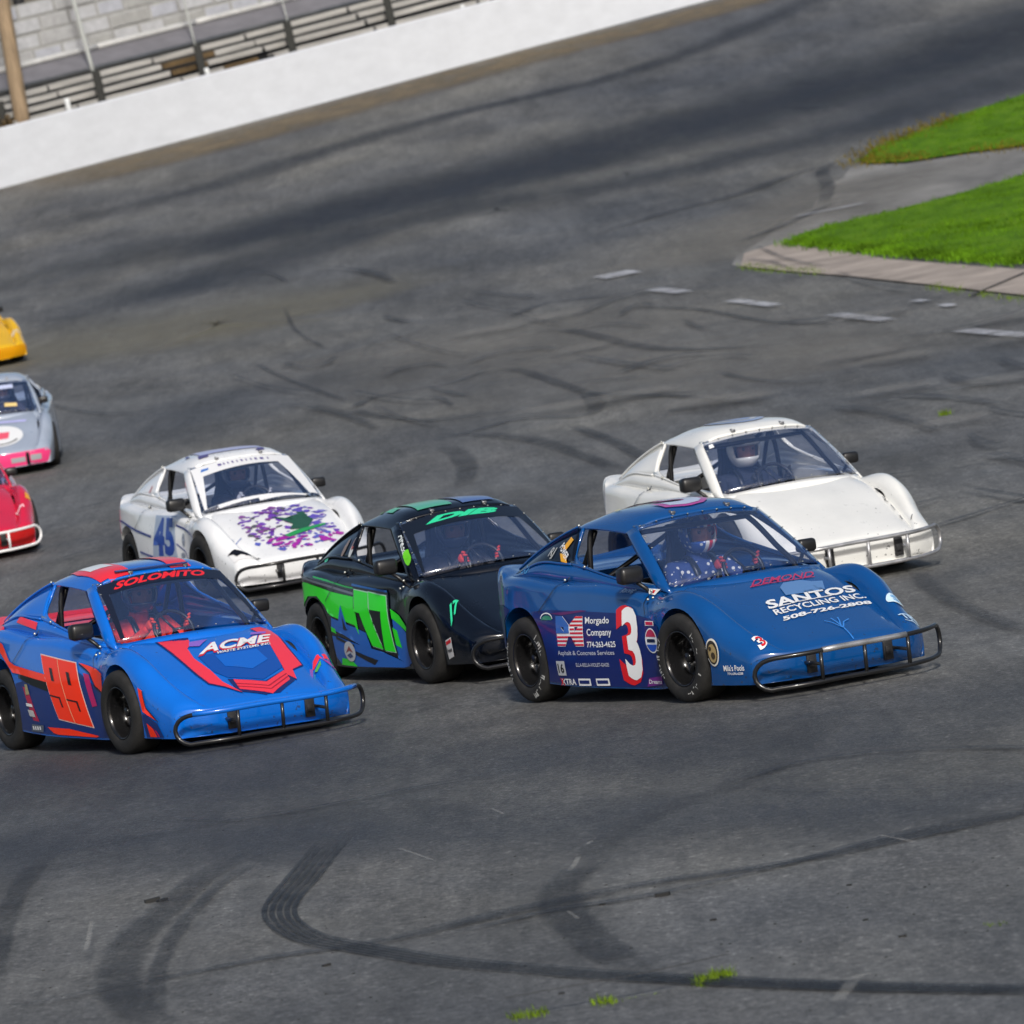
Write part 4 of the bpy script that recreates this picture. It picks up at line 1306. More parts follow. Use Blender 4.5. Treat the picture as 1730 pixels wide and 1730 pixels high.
def decal(car, bm, fr, m, name='decal', lift=.003, step=.045, parent=None, only=None):
    # dissect so that the vinyl follows the curve
    bmesh.ops.triangulate(bm, faces=bm.faces[:])
    if not bm.verts: return
    xs = [v.co.x for v in bm.verts]; ys = [v.co.y for v in bm.verts]
    for a0, a1, ax in ((min(xs), max(xs), 0), (min(ys), max(ys), 1)):
        k = math.floor(a0/step)*step + step
        while k < a1:
            bmesh.ops.bisect_plane(bm, geom=bm.verts[:]+bm.edges[:]+bm.faces[:], plane_co=Vector((k, 0, 0)) if ax == 0 else Vector((0, k, 0)), plane_no=Vector((1, 0, 0)) if ax == 0 else Vector((0, 1, 0)))
            k += step
    bvhs = car.bvh if only is None else [car.bvh[i] for i in only]
    bad = []
    for v in bm.verts:
        o = fr.O + fr.U*v.co.x + fr.V*v.co.y
        best = None
        for b in bvhs:
            h = b.ray_cast(o, fr.D)
            if h[0] is not None and (best is None or h[3] < best[3]): best = h
        if best is None: bad.append(v); continue
        n = best[1]
        if n.dot(fr.D) > 0: n = -n
        v.co = best[0] - fr.D*lift*.4 + n*lift
    if bad: bmesh.ops.delete(bm, geom=bad, context='VERTS')
    # drop triangles that jumped across a gap in depth
    kill = [f for f in bm.faces if max((e.calc_length() for e in f.edges), default=0) > step*4]
    if kill: bmesh.ops.delete(bm, geom=kill, context='FACES')
    # face outward
    for f in bm.faces:
        f.normal_update()
        if f.normal.dot(fr.D) > 0: f.normal_flip()
        f.smooth = True
    o = obj(name, bm, None, m, parent or car.root)
    o.matrix_local = car.B
    return o

# ------------------------------------------------------------ putting a car together
def car_matrix(X, Y, a):
    f = Vector((math.sin(a), -math.cos(a))); l = Vector((-f.y, f.x)); e = .5
    z = surf(X, Y)
    F = Vector((f.x*e, f.y*e, surf(X+f.x*e, Y+f.y*e)-z)).normalized()
    Lq = Vector((l.x*e, l.y*e, surf(X+l.x*e, Y+l.y*e)-z)).normalized()
    Nn = F.cross(Lq).normalized(); Lq = Nn.cross(F)
    M = Matrix((F, Lq, Nn)).transposed().to_4x4(); M.translation = Vector((X, Y, z))
    return M

def bvh_of(o):
    me = o.data
    return BVHTree.FromPolygons([v.co.copy() for v in me.vertices], [tuple(p.vertices) for p in me.polygons])

def make_car(key, pose, rho, pt, m_body, label, m_quarter=None, m_tube=None, m_top=None, top_kind=1, bumper=True, m_cabin=None, m_sill=None, group='race cars on the track', cabin=True, m_upr=None, m_glass=None, mirrors=(1, -1), yo=0., bshift=(0, 0), scale=1.0):
    c = Car(); CARS[key] = c; c.key = key; c.yo = yo
    DO = Matrix.Translation((.12, yo, .004))
    root = empty('race_car'); root.matrix_world = car_matrix(*pose) @ Matrix.Scale(scale, 4)
    tag(root, label, 'race car', group)
    c.root = root
    B1 = Matrix.Translation((0, 0, .2)) @ Matrix.Rotation(rho, 4, 'X') @ Matrix.Translation((0, 0, -.2))
    B2 = Matrix.Translation((-.9, 0, .2)) @ Matrix.Rotation(-pt, 4, 'Y') @ Matrix.Translation((.9, 0, -.2))
    c.B = B2 @ B1
    m_tube = m_tube or M_blacktube
    body = link_me('body', BODY_ME, [m_body, M_dark], root, c.B); c.body = body
    cab = obj('roof', cabin_bm(), None, m_cabin or m_body, root); cab.matrix_local = c.B; c.cab = cab
    quarters = []
    for s in (-1, 1):
        q = obj('quarter_panel', quarter_bm(s), None, m_quarter or m_body, root); q.matrix_local = c.B; quarters.append(q)
    # windshield
    G = [[ws(-1+2*i/24, j/10) + _wn*.004 for i in range(25)] for j in range(11)]
    bm = bmesh.new(); patch(bm, G, .003)
    gl = obj('windshield', bm, None, m_glass or M_glass, root); gl.matrix_local = c.B; c.glass = gl
    # fasteners round the windshield
    spots = [(-.97+1.94*i/8, t) for i in range(9) for t in (.015, .985)] + [(s, i/5) for i in range(1, 5) for s in (-.985, .985)]
    for s, t in spots:
        o = bpy.data.objects.new('fastener', FAST_ME); COL.objects.link(o); o.parent = gl; o.location = ws(s, t) + _wn*.008
    # hold-down clips on the roof's front edge
    for s in (-.45, .45):
        bm = bmesh.new(); p = ws(s, 1.0) + Vector((-.02, 0, .018))
        bm_box(bm, p, (.05, .014, .022), Matrix.Rotation(R(30), 3, 'Y'), .004)
        bm_box(bm, p + Vector((.02, 0, .006)), (.014, .03, .018), None, .004)
        o = obj('hold_down_clip', bm, None, M_hub, root); o.matrix_local = c.B
    # rear window
    ri = [Vector(p) for p in RIDGE_IN]
    G = [[Vector((p.x+.02*(1-abs(k)), p.y*k, p.z-.012*abs(k) + .014*(1-k*k))) for k in np.linspace(-1, 1, 13)] for p in ri]
    bm = bmesh.new(); patch(bm, G, .003)
    o = obj('rear_window', bm, None, M_glass, root); o.matrix_local = c.B
    for s in mirrors:
        o = obj('side_mirror', mirror_bm(s), None, M_black, root); o.matrix_local = c.B
    # roll cage
    bm = bmesh.new()
    for s in (1, -1):
        bm_tube(bm, catmull([(-.42, s*.42, .30), (-.42, s*.44, .60), (-.60, s*.42, .76), (-.82, s*.385, .93), (-1.05, s*.375, .975), (-1.30, s*.37, .975), (-1.33, s*.40, .80), (-1.34, s*.42, .3)], 4), .0165, 8)
        bm_tube(bm, [(-.46, s*.43, .50), (-1.33, s*.43, .56)], .016, 8)
        bm_tube(bm, [(-1.32, s*.35, .95), (-1.60, s*.37, .60)], .0155, 8)
        bm_tube(bm, [(-.46, s*.43, .36), (-1.33, s*.43, .40)], .016, 8)
    for a, b in [((-1.31, -.37, .972), (-1.31, .37, .972)), ((-.83, -.38, .935), (-.83, .38, .935)), ((-1.33, -.41, .62), (-1.33, .41, .62)), ((-.45, -.43, .60), (-.45, .43, .60)), ((-1.33, -.41, .62), (-1.32, .30, .95))]:
        bm_tube(bm, [a, b], .0155, 8)
    o = obj('roll_cage', bm, None, M_blacktube, root); o.matrix_local = c.B
    # seat with head surround
    bm = bmesh.new()
    yc = .10
    sec = [(-.78, .30, .21), (-.92, .255, .22), (-1.12, .25, .22), (-1.24, .36, .22), (-1.28, .58, .23), (-1.31, .72, .17), (-1.33, .80, .14), (-1.34, .93, .13)]
    G = []
    for x, z, hw in sec:
        G.append([(x + .10*(abs(k)**2.5), yc + hw*k, z + .06*(abs(k)**3)*(1 if z < .5 else 0)) for k in np.linspace(-1, 1, 9)])
    patch(bm, G, .03)
    o = obj('seat', bm, None, M_dark, root); o.matrix_local = c.B @ DO
    # steering wheel and dashboard
    bm = bmesh.new()
    cx, cz = -.62, .66
    Mw = Matrix.Rotation(R(-28), 3, 'Y')
    ringp = [Vector((cx, yc, cz)) + Mw @ Vector((0, .125*math.cos(a), .125*math.sin(a))) for a in np.linspace(0, 2*PI, 28)[:-1]]
    bm_tube(bm, ringp, .012, 8, closed=True)
    for a in (0, 2.1, 4.2):
        bm_tube(bm, [Vector((cx+.01, yc, cz)), Vector((cx, yc, cz)) + Mw @ Vector((0, .125*math.cos(a), .125*math.sin(a)))], .008, 6)
    bm_tube(bm, [Vector((cx, yc, cz)), Vector((-.44, yc, .56))], .012, 8)
    o = obj('steering_wheel', bm, None, M_black, root); o.matrix_local = c.B @ DO
    bm = bmesh.new()
    bm_box(bm, (-.33, yc, .60), (.10, .34, .09), Matrix.Rotation(R(15), 3, 'Y'), .015)
    o = obj('dashboard', bm, None, M_dark, root); o.matrix_local = c.B @ Matrix.Translation((0, yo, -.02))
    # chassis pan: dark belly between the wheels
    bm = bmesh.new()
    bm_box(bm, (-.9, 0, .13), (2.3, .66, .10), None, .02)
    for xx in (0, -1.78): bm_tube(bm, [(xx, -.55, .255), (xx, .55, .255)], .025, 8)
    o = obj('chassis', bm, None, M_dark, root)
    # wheels
    Mi = root.matrix_world.inverted()
    for x, yo in ((0, .553), (-1.78, .565)):
        for s in (-1, 1):
            wq = root.matrix_world @ Vector((x, s*yo, 0))
            dz = surf(wq.x, wq.y) - wq.z
            ML = Matrix.Translation((x, s*yo, .255 + dz))
            if s > 0: ML = ML @ Matrix.Rotation(PI, 4, 'Z')
            if x == 0: ML = Matrix.Translation((x, s*yo, .255+dz)) @ Matrix.Rotation(R(3.0), 4, 'Z') @ (Matrix.Rotation(PI, 4, 'Z') if s > 0 else Matrix.Identity(4))
            we = empty('wheel', root, ML)
            ty = bpy.data.objects.new('tyre', TYRE_ME); COL.objects.link(ty); ty.parent = we
            rm = bpy.data.objects.new('rim', RIM_ME); COL.objects.link(rm); rm.parent = we
            if s < 0: c.__dict__.setdefault('wheels', []).append(we)
    # front bumper
    if bumper: bl = link_me('front_bumper', BUMP[0], [m_tube], root, c.B @ Matrix.Translation((bshift[0], 0, bshift[1])))
    if bumper:
        for q in BUMP_U: link_me('upright', q, [m_upr or m_tube], bl)
        for q in BUMP_H: link_me('frame_horn', q, [M_dark, M_hub], root, c.B)
    if m_top is not None: link_me('top_bar', BUMP[1 if top_kind == 1 else 2], [m_top], bl)
    c.bvh = [bvh_of(body), bvh_of(cab), bvh_of(quarters[0]), bvh_of(quarters[1])]
    c.gbvh = [bvh_of(gl)]
    c.yc = yc
    # panel gap between door and rear clip
    return c

# ------------------------------------------------------------ drivers
def skin_mesh(joints, edges, root_i, lev=2):
    me = bpy.data.meshes.new('sk')
    me.from_pydata([j[0] for j in joints], edges, [])
    o = bpy.data.objects.new('sk', me); COL.objects.link(o)
    md = o.modifiers.new('s', 'SKIN'); md.use_smooth_shade = True
    for i, j in enumerate(joints):
        sv = me.skin_vertices[0].data[i]
        r = j[1]; sv.radius = (r, r) if isinstance(r, (int, float)) else r
        sv.use_root = (i == root_i)
    sb = o.modifiers.new('b', 'SUBSURF'); sb.levels = lev; sb.render_levels = lev
    bpy.context.view_layer.update()
    dg = bpy.context.evaluated_depsgraph_get()
    m2 = bpy.data.meshes.new_from_object(o.evaluated_get(dg))
    bpy.data.objects.remove(o)
    for p in m2.polygons: p.use_smooth = True
    return m2

def driver_meshes(yc):
    # seated: pelvis under x -1.12, back leaning on the seat, hands at ten to two on the wheel
    def Y(y): return yc + y
    hl, hr = Vector((-.655, Y(.118), .695)), Vector((-.655, Y(-.118), .695))
    J = [((-1.10, Y(0), .36), (.13, .15)), ((-1.14, Y(0), .50), (.115, .14)), ((-1.16, Y(0), .62), (.12, .165)), ((-1.155, Y(0), .70), (.075, .10)), ((-1.13, Y(0), .755), .055), ((-1.10, Y(0), .83), .085), ((-1.095, Y(0), .885), .08),
         ((-1.14, Y(.175), .665), .062), ((-1.00, Y(.24), .545), .046), ((-.80, Y(.175), .615), .036), ((hl.x-.045, hl.y+.01, hl.z-.01), .028),
         ((-1.14, Y(-.175), .665), .062), ((-1.00, Y(-.24), .545), .046), ((-.80, Y(-.175), .615), .036), ((hr.x-.045, hr.y-.01, hr.z-.01), .028),
         ((-1.04, Y(.10), .33), .085), ((-.78, Y(.13), .42), .068), ((-.48, Y(.11), .27), .048), ((-.40, Y(.11), .26), .04),
         ((-1.04, Y(-.10), .33), .085), ((-.78, Y(-.13), .42), .068), ((-.48, Y(-.11), .27), .048), ((-.40, Y(-.11), .26), .04)]
    E = [(0,1),(1,2),(2,3),(3,4),(4,5),(5,6),(2,7),(7,8),(8,9),(9,10),(2,11),(11,12),(12,13),(13,14),(0,15),(15,16),(16,17),(17,18),(0,19),(19,20),(20,21),(21,22)]
    body = skin_mesh(J, E, 0)
    hands = []
    for s, h in ((1, hl), (-1, hr)):
        J = [((h.x-.055, h.y+s*.012, h.z-.012), .026), ((h.x-.028, h.y+s*.008, h.z+.002), (.018, .034)), ((h.x-.01, h.y+s*.004, h.z+.014), (.016, .036))]
        E = [(0,1),(1,2)]
        me = skin_mesh(J, E, 0, 2)
        parts = [me]
        for k, ln in enumerate((.9, 1.0, .95, .78)):
            off = (k-1.5)*.019
            a = Vector((h.x-.008, h.y+s*.004, h.z+.012)) + Vector((0, s*.3*off, off))
            J = [(a, .0095), (a+Vector((.020*ln, -s*.002, .004)), .009), (a+Vector((.026*ln, -s*.016*ln, -.002)), .0085), (a+Vector((.010, -s*.026*ln, -.004)), .0075)]
            parts.append(skin_mesh(J, [(0,1),(1,2),(2,3)], 0, 1))
        a = Vector((h.x-.03, h.y-s*.004, h.z+.022))
        J = [(a, .012), (a+Vector((.012, -s*.016, .012)), .0105), (a+Vector((.026, -s*.026, .004)), .009)]
        parts.append(skin_mesh(J, [(0,1),(1,2)], 0, 1))
        bm = bmesh.new()
        for p in parts: bm.from_mesh(p)
        me = bpy.data.meshes.new('glove'); bm.to_mesh(me); bm.free()
        for p in me.polygons: p.use_smooth = True
        hands.append(me)
    return body, hands
YC = .10
DBODY, DHANDS = driver_meshes(YC)

def helmet_bms():
    """full face helmet with an eye port; shell, face opening liner, visor peak"""
    c = Vector((-1.10, YC, .872))
    sh = bmesh.new()
    nu, nv = 32, 24
    G = {}
    for j in range(nv+1):
        ph = PI*j/nv
        for i in range(nu):
            th = 2*PI*i/nu
            x, y, z = math.sin(ph)*math.cos(th), math.sin(ph)*math.sin(th), math.cos(ph)
            rx = .138 if x > 0 else .132
            # chin bar juts forward and narrows downward
            px_ = x*rx*(1 + .16*smst(.1, -.7, 0) if False else 1)
            if z < 0 and x > 0: px_ *= 1 + .14*min(1, -z*1.6)
            pz = z*(.128 if z > 0 else .135)
            py = y*.112*(1 - .10*max(0, -z))
            G[i, j] = sh.verts.new(c + Vector((px_, py, max(pz, -.118))))
    def inport(i, j):
        ph = PI*(j+.5)/nv; th = 2*PI*(i+.5)/nu
        if th > PI: th -= 2*PI
        z = math.cos(ph)
        return abs(th) < R(62) and -.38 < z < .22
    for j in range(nv):
        for i in range(nu):
            if inport(i, j): continue
            a, b, c_, d = G[i, j], G[i, j+1], G[(i+1) % nu, j+1], G[(i+1) % nu, j]
            try: sh.faces.new((a, b, c_, d)).smooth = True
            except ValueError: pass
    bmesh.ops.remove_doubles(sh, verts=sh.verts[:], dist=.0005)
    bmesh.ops.delete(sh, geom=[v for v in sh.verts if not v.link_faces], context='VERTS')
    bmesh.ops.recalc_face_normals(sh, faces=sh.faces[:])
    r = bmesh.ops.solidify(sh, geom=sh.faces[:], thickness=.012)
    fa = bmesh.new()
    cc = Vector((-1.10, YC, .872))
    # face: forehead to chin with nose, brows and eye sockets
    n, m = 12, 14
    rows = []
    for j in range(n+1):
        z = -.075 + .12*j/n
        row = []
        for i in range(m+1):
            th = R(-65 + 130*i/m)
            rad = .092 - .015*abs(z)/.07
            p = Vector((rad*math.cos(th)*1.12, rad*.86*math.sin(th), z))
            t = math.degrees(th)
            if abs(t) < 12 and -.05 < z < .0: p.x += .018*(1-abs(t)/12)*(1-abs(z+.03)/.03*.6)
            if 12 < abs(t) < 40 and -.01 < z < .02: p.x -= .008
            if z > .022: p.x += .006
            row.append(cc + p)
        rows.append(row)
    patch(fa, rows, .006)
    ey = bmesh.new()
    for s in (-1, 1):
        bmesh.ops.create_uvsphere(ey, u_segments=12, v_segments=8, radius=.012, matrix=Matrix.Translation(cc + Vector((.081, s*.032, .004))))
    pk = bmesh.new()
    rows = []
    for k in range(9):
        th = R(-60 + 120*k/8)
        a = cc + Vector((.137*math.cos(th), .110*math.sin(th), .034)); b = cc + Vector((.175*math.cos(th) - .0, .118*math.sin(th), .048))
        rows.append([a, a.lerp(b, .5) + Vector((0, 0, .003)), b])
    patch(pk, rows, .006)
    return [bm2me(b, nme, []) for b, nme in ((sh, 'helmet'), (fa, 'face'), (ey, 'eyes'), (pk, 'peak'))]
HELM = helmet_bms()
M_eye = mat('eye', (.05, .04, .035), .2)

def add_driver(car, m_suit, m_helm, m_glove, label, m_peak=None, peak=False):
    root = empty('person'); root.matrix_world = car.root.matrix_world @ car.B @ Matrix.Translation((.12, car.yo, .004))
    tag(root, label, 'person', 'drivers in their cars')
    link_me('suit', DBODY, [m_suit], root)
    for h in DHANDS: link_me('glove', h, [m_glove], root)
    he = link_me('helmet', HELM[0], [m_helm], root)
    link_me('head', HELM[1], [M_skin], root); link_me('eyes', HELM[2], [M_eye], root)
    if peak: link_me('helmet_peak', HELM[3], [m_peak or m_helm], root)
    # harness
    bm = bmesh.new()
    for s in (-1, 1):
        pts = [(-1.235, YC+s*.07, .70), (-1.13, YC+s*.075, .742), (-1.03, YC+s*.07, .66), (-1.01, YC+s*.05, .50), (-1.0, YC+s*.02, .42)]
        Q = catmull(pts, 4)
        patch(bm, [[q + Vector((0, -.02, 0)), q + Vector((.004, 0, .002)), q + Vector((0, .02, 0))] for q in Q], .004)
    obj('harness', bm, None, M_black, root)
    car.driver = root
    return root

# ------------------------------------------------------------ the eight cars
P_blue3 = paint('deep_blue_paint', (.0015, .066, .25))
P_blue99 = paint('bright_blue_paint', (.002, .14, .62))
P_black = paint('black_paint', (.002, .0035, .008), .2); P(P_black).inputs['Coat Weight'].default_value = .45
P_white = paint('white_paint', (.80, .81, .82), .32)
P_cream = paint('aged_white_paint', (.80, .80, .77), .38)
P_red = paint('crimson_paint', (.62, .012, .05))
P_grey = paint('pale_grey_paint', (.34, .39, .48), .35)
P_yellow = paint('yellow_paint', (.72, .42, .005))
c3 = make_car('3', (1.2856, 35.3525, .488), -.0172, -.0112, P_blue3, 'deep blue race car with white number 3 outlined red, leading the pack', m_quarter=P_black, m_top=M_silver, yo=.03, group='small fibreglass race cars')
c99 = make_car('99', (-1.9793, 37.4161, .4515), -.0304, -.0145, P_blue99, 'bright blue race car with orange red 99 and hood stripes at the lower left', m_top=P_blue99, top_kind=2, yo=-.12, group='small fibreglass race cars')
c17 = make_car('17', (-.1514, 39.4281, .382), -.0097, .0157, P_black, 'black race car with bright green 17 and green and blue flanks', yo=-.05, group='small fibreglass race cars')
c45 = make_car('45', (-1.92, 50.4445, .3449), -.0177, -.0025, P_white, 'white race car with blue 45 and purple camouflage hood', yo=-.05, scale=1.035, group='small fibreglass race cars')
cw = make_car('w', (1.975, 43.152, .367), -.012, -.001, P_cream, 'plain white race car without numbers and with a bare steel bumper', m_tube=M_silver, bshift=(-.09, .004), scale=1.035, yo=-.10, group='small fibreglass race cars')
cr_ = make_car('r', (-5.1073, 59.5921, .1838), 0, 0, P_red, 'crimson race car with white front bumper cut off by the left edge', m_tube=M_whitetube, group='small fibreglass race cars')
cg = make_car('g', (-5.544, 71.5185, .0494), -.0065, 0, P_grey, 'pale grey race car with pink nose and round white hood emblem', bumper=False, group='small fibreglass race cars')
cy = make_car('y', (-7.04, 90.85, .32), .009, .0034, P_yellow, 'yellow race car farthest back, mostly out of frame at the left', bumper=False, group='small fibreglass race cars')

def star_suit():
    m = mat('star_suit', (.03, .06, .2), .8)
    tc = N(m, 'ShaderNodeTexCoord')
    vo = N(m, 'ShaderNodeTexVoronoi', Scale=26.); L(m, tc.outputs['Object'], vo.inputs[0])
    lt = N(m, 'ShaderNodeMath', operation='LESS_THAN'); lt.inputs[1].default_value = .26; L(m, vo.outputs['Distance'], lt.inputs[0])
    mx = N(m, 'ShaderNodeMix', data_type='RGBA'); L(m, lt.outputs[0], mx.inputs[0]); mx.inputs[6].default_value = (.02, .05, .2, 1); mx.inputs[7].default_value = (.7, .7, .7, 1)
    L(m, mx.outputs[2], P(m).inputs['Base Color']); return m
def flag_helmet():
    m = mat('flag_helmet', (.7, .7, .7), .15, 0, .6)
    tc = N(m, 'ShaderNodeTexCoord'); sp = N(m, 'ShaderNodeSeparateXYZ'); L(m, tc.outputs['Object'], sp.inputs[0])
    s = N(m, 'ShaderNodeMath', operation='MULTIPLY'); s.inputs[1].default_value = 130; L(m, sp.outputs[1], s.inputs[0])
    sn = N(m, 'ShaderNodeMath', operation='SINE'); L(m, s.outputs[0], sn.inputs[0])
    gt = N(m, 'ShaderNodeMath', operation='GREATER_THAN'); gt.inputs[1].default_value = 0; L(m, sn.outputs[0], gt.inputs[0])
    mx = N(m, 'ShaderNodeMix', data_type='RGBA'); L(m, gt.outputs[0], mx.inputs[0]); mx.inputs[6].default_value = (.75, .75, .75, 1); mx.inputs[7].default_value = (.55, .02, .03, 1)
    vo = N(m, 'ShaderNodeTexVoronoi', Scale=28.); L(m, tc.outputs['Object'], vo.inputs[0])
    lt = N(m, 'ShaderNodeMath', operation='LESS_THAN'); lt.inputs[1].default_value = .28; L(m, vo.outputs['Distance'], lt.inputs[0])
    m2 = N(m, 'ShaderNodeMix', data_type='RGBA'); L(m, lt.outputs[0], m2.inputs[0]); m2.inputs[6].default_value = (.03, .09, .35, 1); m2.inputs[7].default_value = (.75, .75, .75, 1)
    ly = N(m, 'ShaderNodeMath', operation='LESS_THAN'); ly.inputs[1].default_value = .075; L(m, sp.outputs[1], ly.inputs[0])
    m3 = N(m, 'ShaderNodeMix', data_type='RGBA'); L(m, ly.outputs[0], m3.inputs[0]); L(m, mx.outputs[2], m3.inputs[6]); L(m, m2.outputs[2], m3.inputs[7])
    L(m, m3.outputs[2], P(m).inputs['Base Color']); return m

add_driver(c3, star_suit(), flag_helmet(), mat('glove_red', (.4, .04, .05), .7), 'driver in stars and stripes helmet at the wheel of the deep blue car')
add_driver(c99, mottled(mat('suit_red_black', (.3, .02, .02), .8), (.75, .04, .02), .6, 9), mat('helmet_dark', (.05, .06, .12), .12, 0, .8), mat('glove_orange', (.8, .06, .02), .7), 'driver in dark helmet and orange red gloves in the bright blue car')
add_driver(c17, mat('suit_grey', (.03, .03, .04), .8), mat('helmet_blue', (.05, .07, .15), .2, 0, .5), mat('glove_bright_red', (.75, .05, .03), .7), 'driver with red gloves in the black car')
add_driver(c45, mat('suit_dark', (.02, .02, .03), .8), mat('helmet_navy', (.06, .08, .14), .2, 0, .5), mat('glove_white', (.6, .6, .65), .7), 'driver with pale gloves in the white car numbered 45')
add_driver(cw, mat('suit_blue_black', (.015, .02, .04), .8), mat('helmet_silver', (.78, .77, .74), .2, 0, .6), mat('glove_black', (.02, .02, .02), .7), 'driver in pale grey full face helmet in the plain white car', peak=True)
add_driver(cg, mat('suit_slate', (.05, .05, .08), .8), mat('helmet_slate', (.1, .1, .14), .2, 0, .5), mat('glove_slate', (.05, .05, .05), .7), 'driver in dark helmet in the pale grey car at the left edge')
# ---- decals begin
WHITE = (.78, .79, .80); RED = (.62, .012, .02); ORANGE = (.90, .035, .006); PINKRED = (.80, .03, .05)
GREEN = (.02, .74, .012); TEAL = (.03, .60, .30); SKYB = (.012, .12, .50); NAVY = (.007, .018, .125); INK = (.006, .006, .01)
PURPLE = (.16, .05, .42); MAGENTA = (.38, .02, .36)
def D(key, bm, fr, col, name='decal', layer=0, step=.045, glass=False):
    c = CARS[key]
    if glass:
        sv = c.bvh; c.bvh = c.gbvh
        o = decal(c, bm, fr, flat(col), name, .002 + .001*layer, step); c.bvh = sv
        return o
    return decal(c, bm, fr, flat(col), name, .003 + .0013*layer, step)
def DP(key, fr, col, *polys, **kw): return D(key, poly_bm(polys), fr, col, **kw)
def T(txt, u, v, h, w=None, bold=.012, shear=0., rot=0., sk=0.):
    """text of height h (and width w) centred at (u, v)"""
    bm = text_polys(txt, 1., bold, shear)
    xs = [q.co.x for q in bm.verts]; ys = [q.co.y for q in bm.verts]
    x0, x1, y0, y1 = min(xs), max(xs), min(ys), max(ys)
    sy = h/(y1-y0); sxx = (w/(x1-x0)) if w else sy
    for q in bm.verts:
        q.co.x = (q.co.x-(x0+x1)/2)*sxx; q.co.y = (q.co.y-(y0+y1)/2)*sy
    return xf(bm, u, v, rot, 1, sk)
def disc(u, v, rx, ry, n=28, a0=0, a1=2*PI):
    if abs(a1-a0-2*PI) < 1e-6: return [(u+rx*math.cos(2*PI*k/n), v+ry*math.sin(2*PI*k/n)) for k in range(n)]
    return [(u+rx*math.cos(a0+(a1-a0)*k/n), v+ry*math.sin(a0+(a1-a0)*k/n)) for k in range(n+1)]
def rect(u0, v0, u1, v1): return [(u0, v0), (u1, v0), (u1, v1), (u0, v1)]
def line2(pts, wd):
    """a thin line as quads"""
    out = []
    for (a, b), (c_, d) in zip(pts[:-1], pts[1:]):
        l = math.hypot(c_-a, d-b) or 1; nx_, ny_ = -(d-b)/l*wd/2, (c_-a)/l*wd/2
        out.append([(a+nx_, b+ny_), (a-nx_, b-ny_), (c_-nx_, d-ny_), (c_+nx_, d+ny_)])
    return out
REAR_ARC = lambda r_=.300: [(-1.78 + r_*math.cos(R(a)), .255 + r_*math.sin(R(a))) for a in range(-28, 95, 8)]
def flank(top, r_=.300, rf=.290, bottom=True):
    """fills the door side from a top line (rear to front) down to the sill, round both wheel arches"""
    rear = [p for p in REAR_ARC(r_) if p[0] < top[0][0] or True]
    a_top = math.degrees(math.acos(max(-1, min(1, (top[0][0]+1.78)/r_)))) if top[0][0] < -1.78+r_ else -60
    rear = [(-1.78 + r_*math.cos(R(a)), .255 + r_*math.sin(R(a))) for a in np.arange(-28, a_top, 7)] if a_top > -28 else []
    low = [(-.30, .088), (-.5, .080), (-.7, .087), (-.95, .093), (-1.22, .101), (-1.48, .114)]
    front = [(-rf*math.cos(R(a)), .255 + rf*math.sin(R(a))) for a in np.arange(45, -34, -7)]
    front = [p for p in front if p[1] < top[-1][1] - .004]
    return list(top) + front + low + rear

_b = bmesh.new(); bmesh.ops.create_uvsphere(_b, u_segments=10, v_segments=6, radius=.009); RIVET_ME = bm2me(_b, 'fastener', [M_gold])
# panel gaps, sill and quarter trims on every car
for key, c in CARS.items():
    if key == 'y': continue
    DP(key, SIDE, INK, *line2([(-1.26, .715), (-1.33, .67), (-1.40, .61), (-1.47, .56), (-1.52, .525)], .006), name='panel_gap', layer=4)
    DP(key, SIDE, INK, *line2([(-.40, .60), (-.415, .56), (-.40, .50)], .006), name='panel_gap', layer=4)
    for s in (-1, 1):
        bm = bmesh.new()
        S = lambda cc: [Vector((p[0], s*p[1], p[2])) for p in cc]
        bm_tube(bm, S([(p.x, p.y+.004, p.z+.002) for p in BELT[:-2]]), .0075, 8)
        bm_tube(bm, S([(p.x, p.y+.003, p.z+.003) for p in RIDGE[:-1]]), .007, 8)
        bm_tube(bm, S([(p.x, p.y+.004, p.z+.002) for p in SILL[1:]]), .007, 8)
        o = obj('window_trim', bm, None, c.body.data.materials[0], c.root); o.matrix_local = c.B
    if key in ('3', '99', 'w', '17', '45'):
        for q in [(-1.30, -.60, .70), (-1.43, -.62, .66), (-.37, -.565, .63), (-.36, -.60, .585), (-.30, -.60, .595), (-1.12, -.56, .77), (-1.37, -.425, .995)]:
            o = bpy.data.objects.new('fastener', RIVET_ME); COL.objects.link(o); o.parent = c.body; o.location = q

# ---------------- the deep blue 3
k = '3'
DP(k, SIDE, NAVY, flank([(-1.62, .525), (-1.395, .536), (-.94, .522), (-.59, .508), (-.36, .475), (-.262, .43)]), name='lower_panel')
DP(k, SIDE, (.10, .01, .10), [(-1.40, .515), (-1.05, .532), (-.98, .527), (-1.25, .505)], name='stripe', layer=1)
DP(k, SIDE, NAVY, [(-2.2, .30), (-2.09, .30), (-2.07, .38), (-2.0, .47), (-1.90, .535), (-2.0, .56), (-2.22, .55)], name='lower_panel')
D(k, T('3', -.588, .325, .46, .205, .045), SIDE, RED, 'race_number', 2)
D(k, T('3', -.560, .335, .42, .150, .03), SIDE, WHITE, 'race_number', 3)
def clip(bm, u0=None, u1=None, v0=None, v1=None):
    for val, ax, sg in ((u0, 0, -1), (u1, 0, 1), (v0, 1, -1), (v1, 1, 1)):
        if val is None: continue
        co = Vector((val, 0, 0)) if ax == 0 else Vector((0, val, 0)); no = (Vector((1, 0, 0)) if ax == 0 else Vector((0, 1, 0)))*sg
        bmesh.ops.bisect_plane(bm, geom=bm.verts[:]+bm.edges[:]+bm.faces[:], plane_co=co, plane_no=no, clear_outer=True)
    return bm
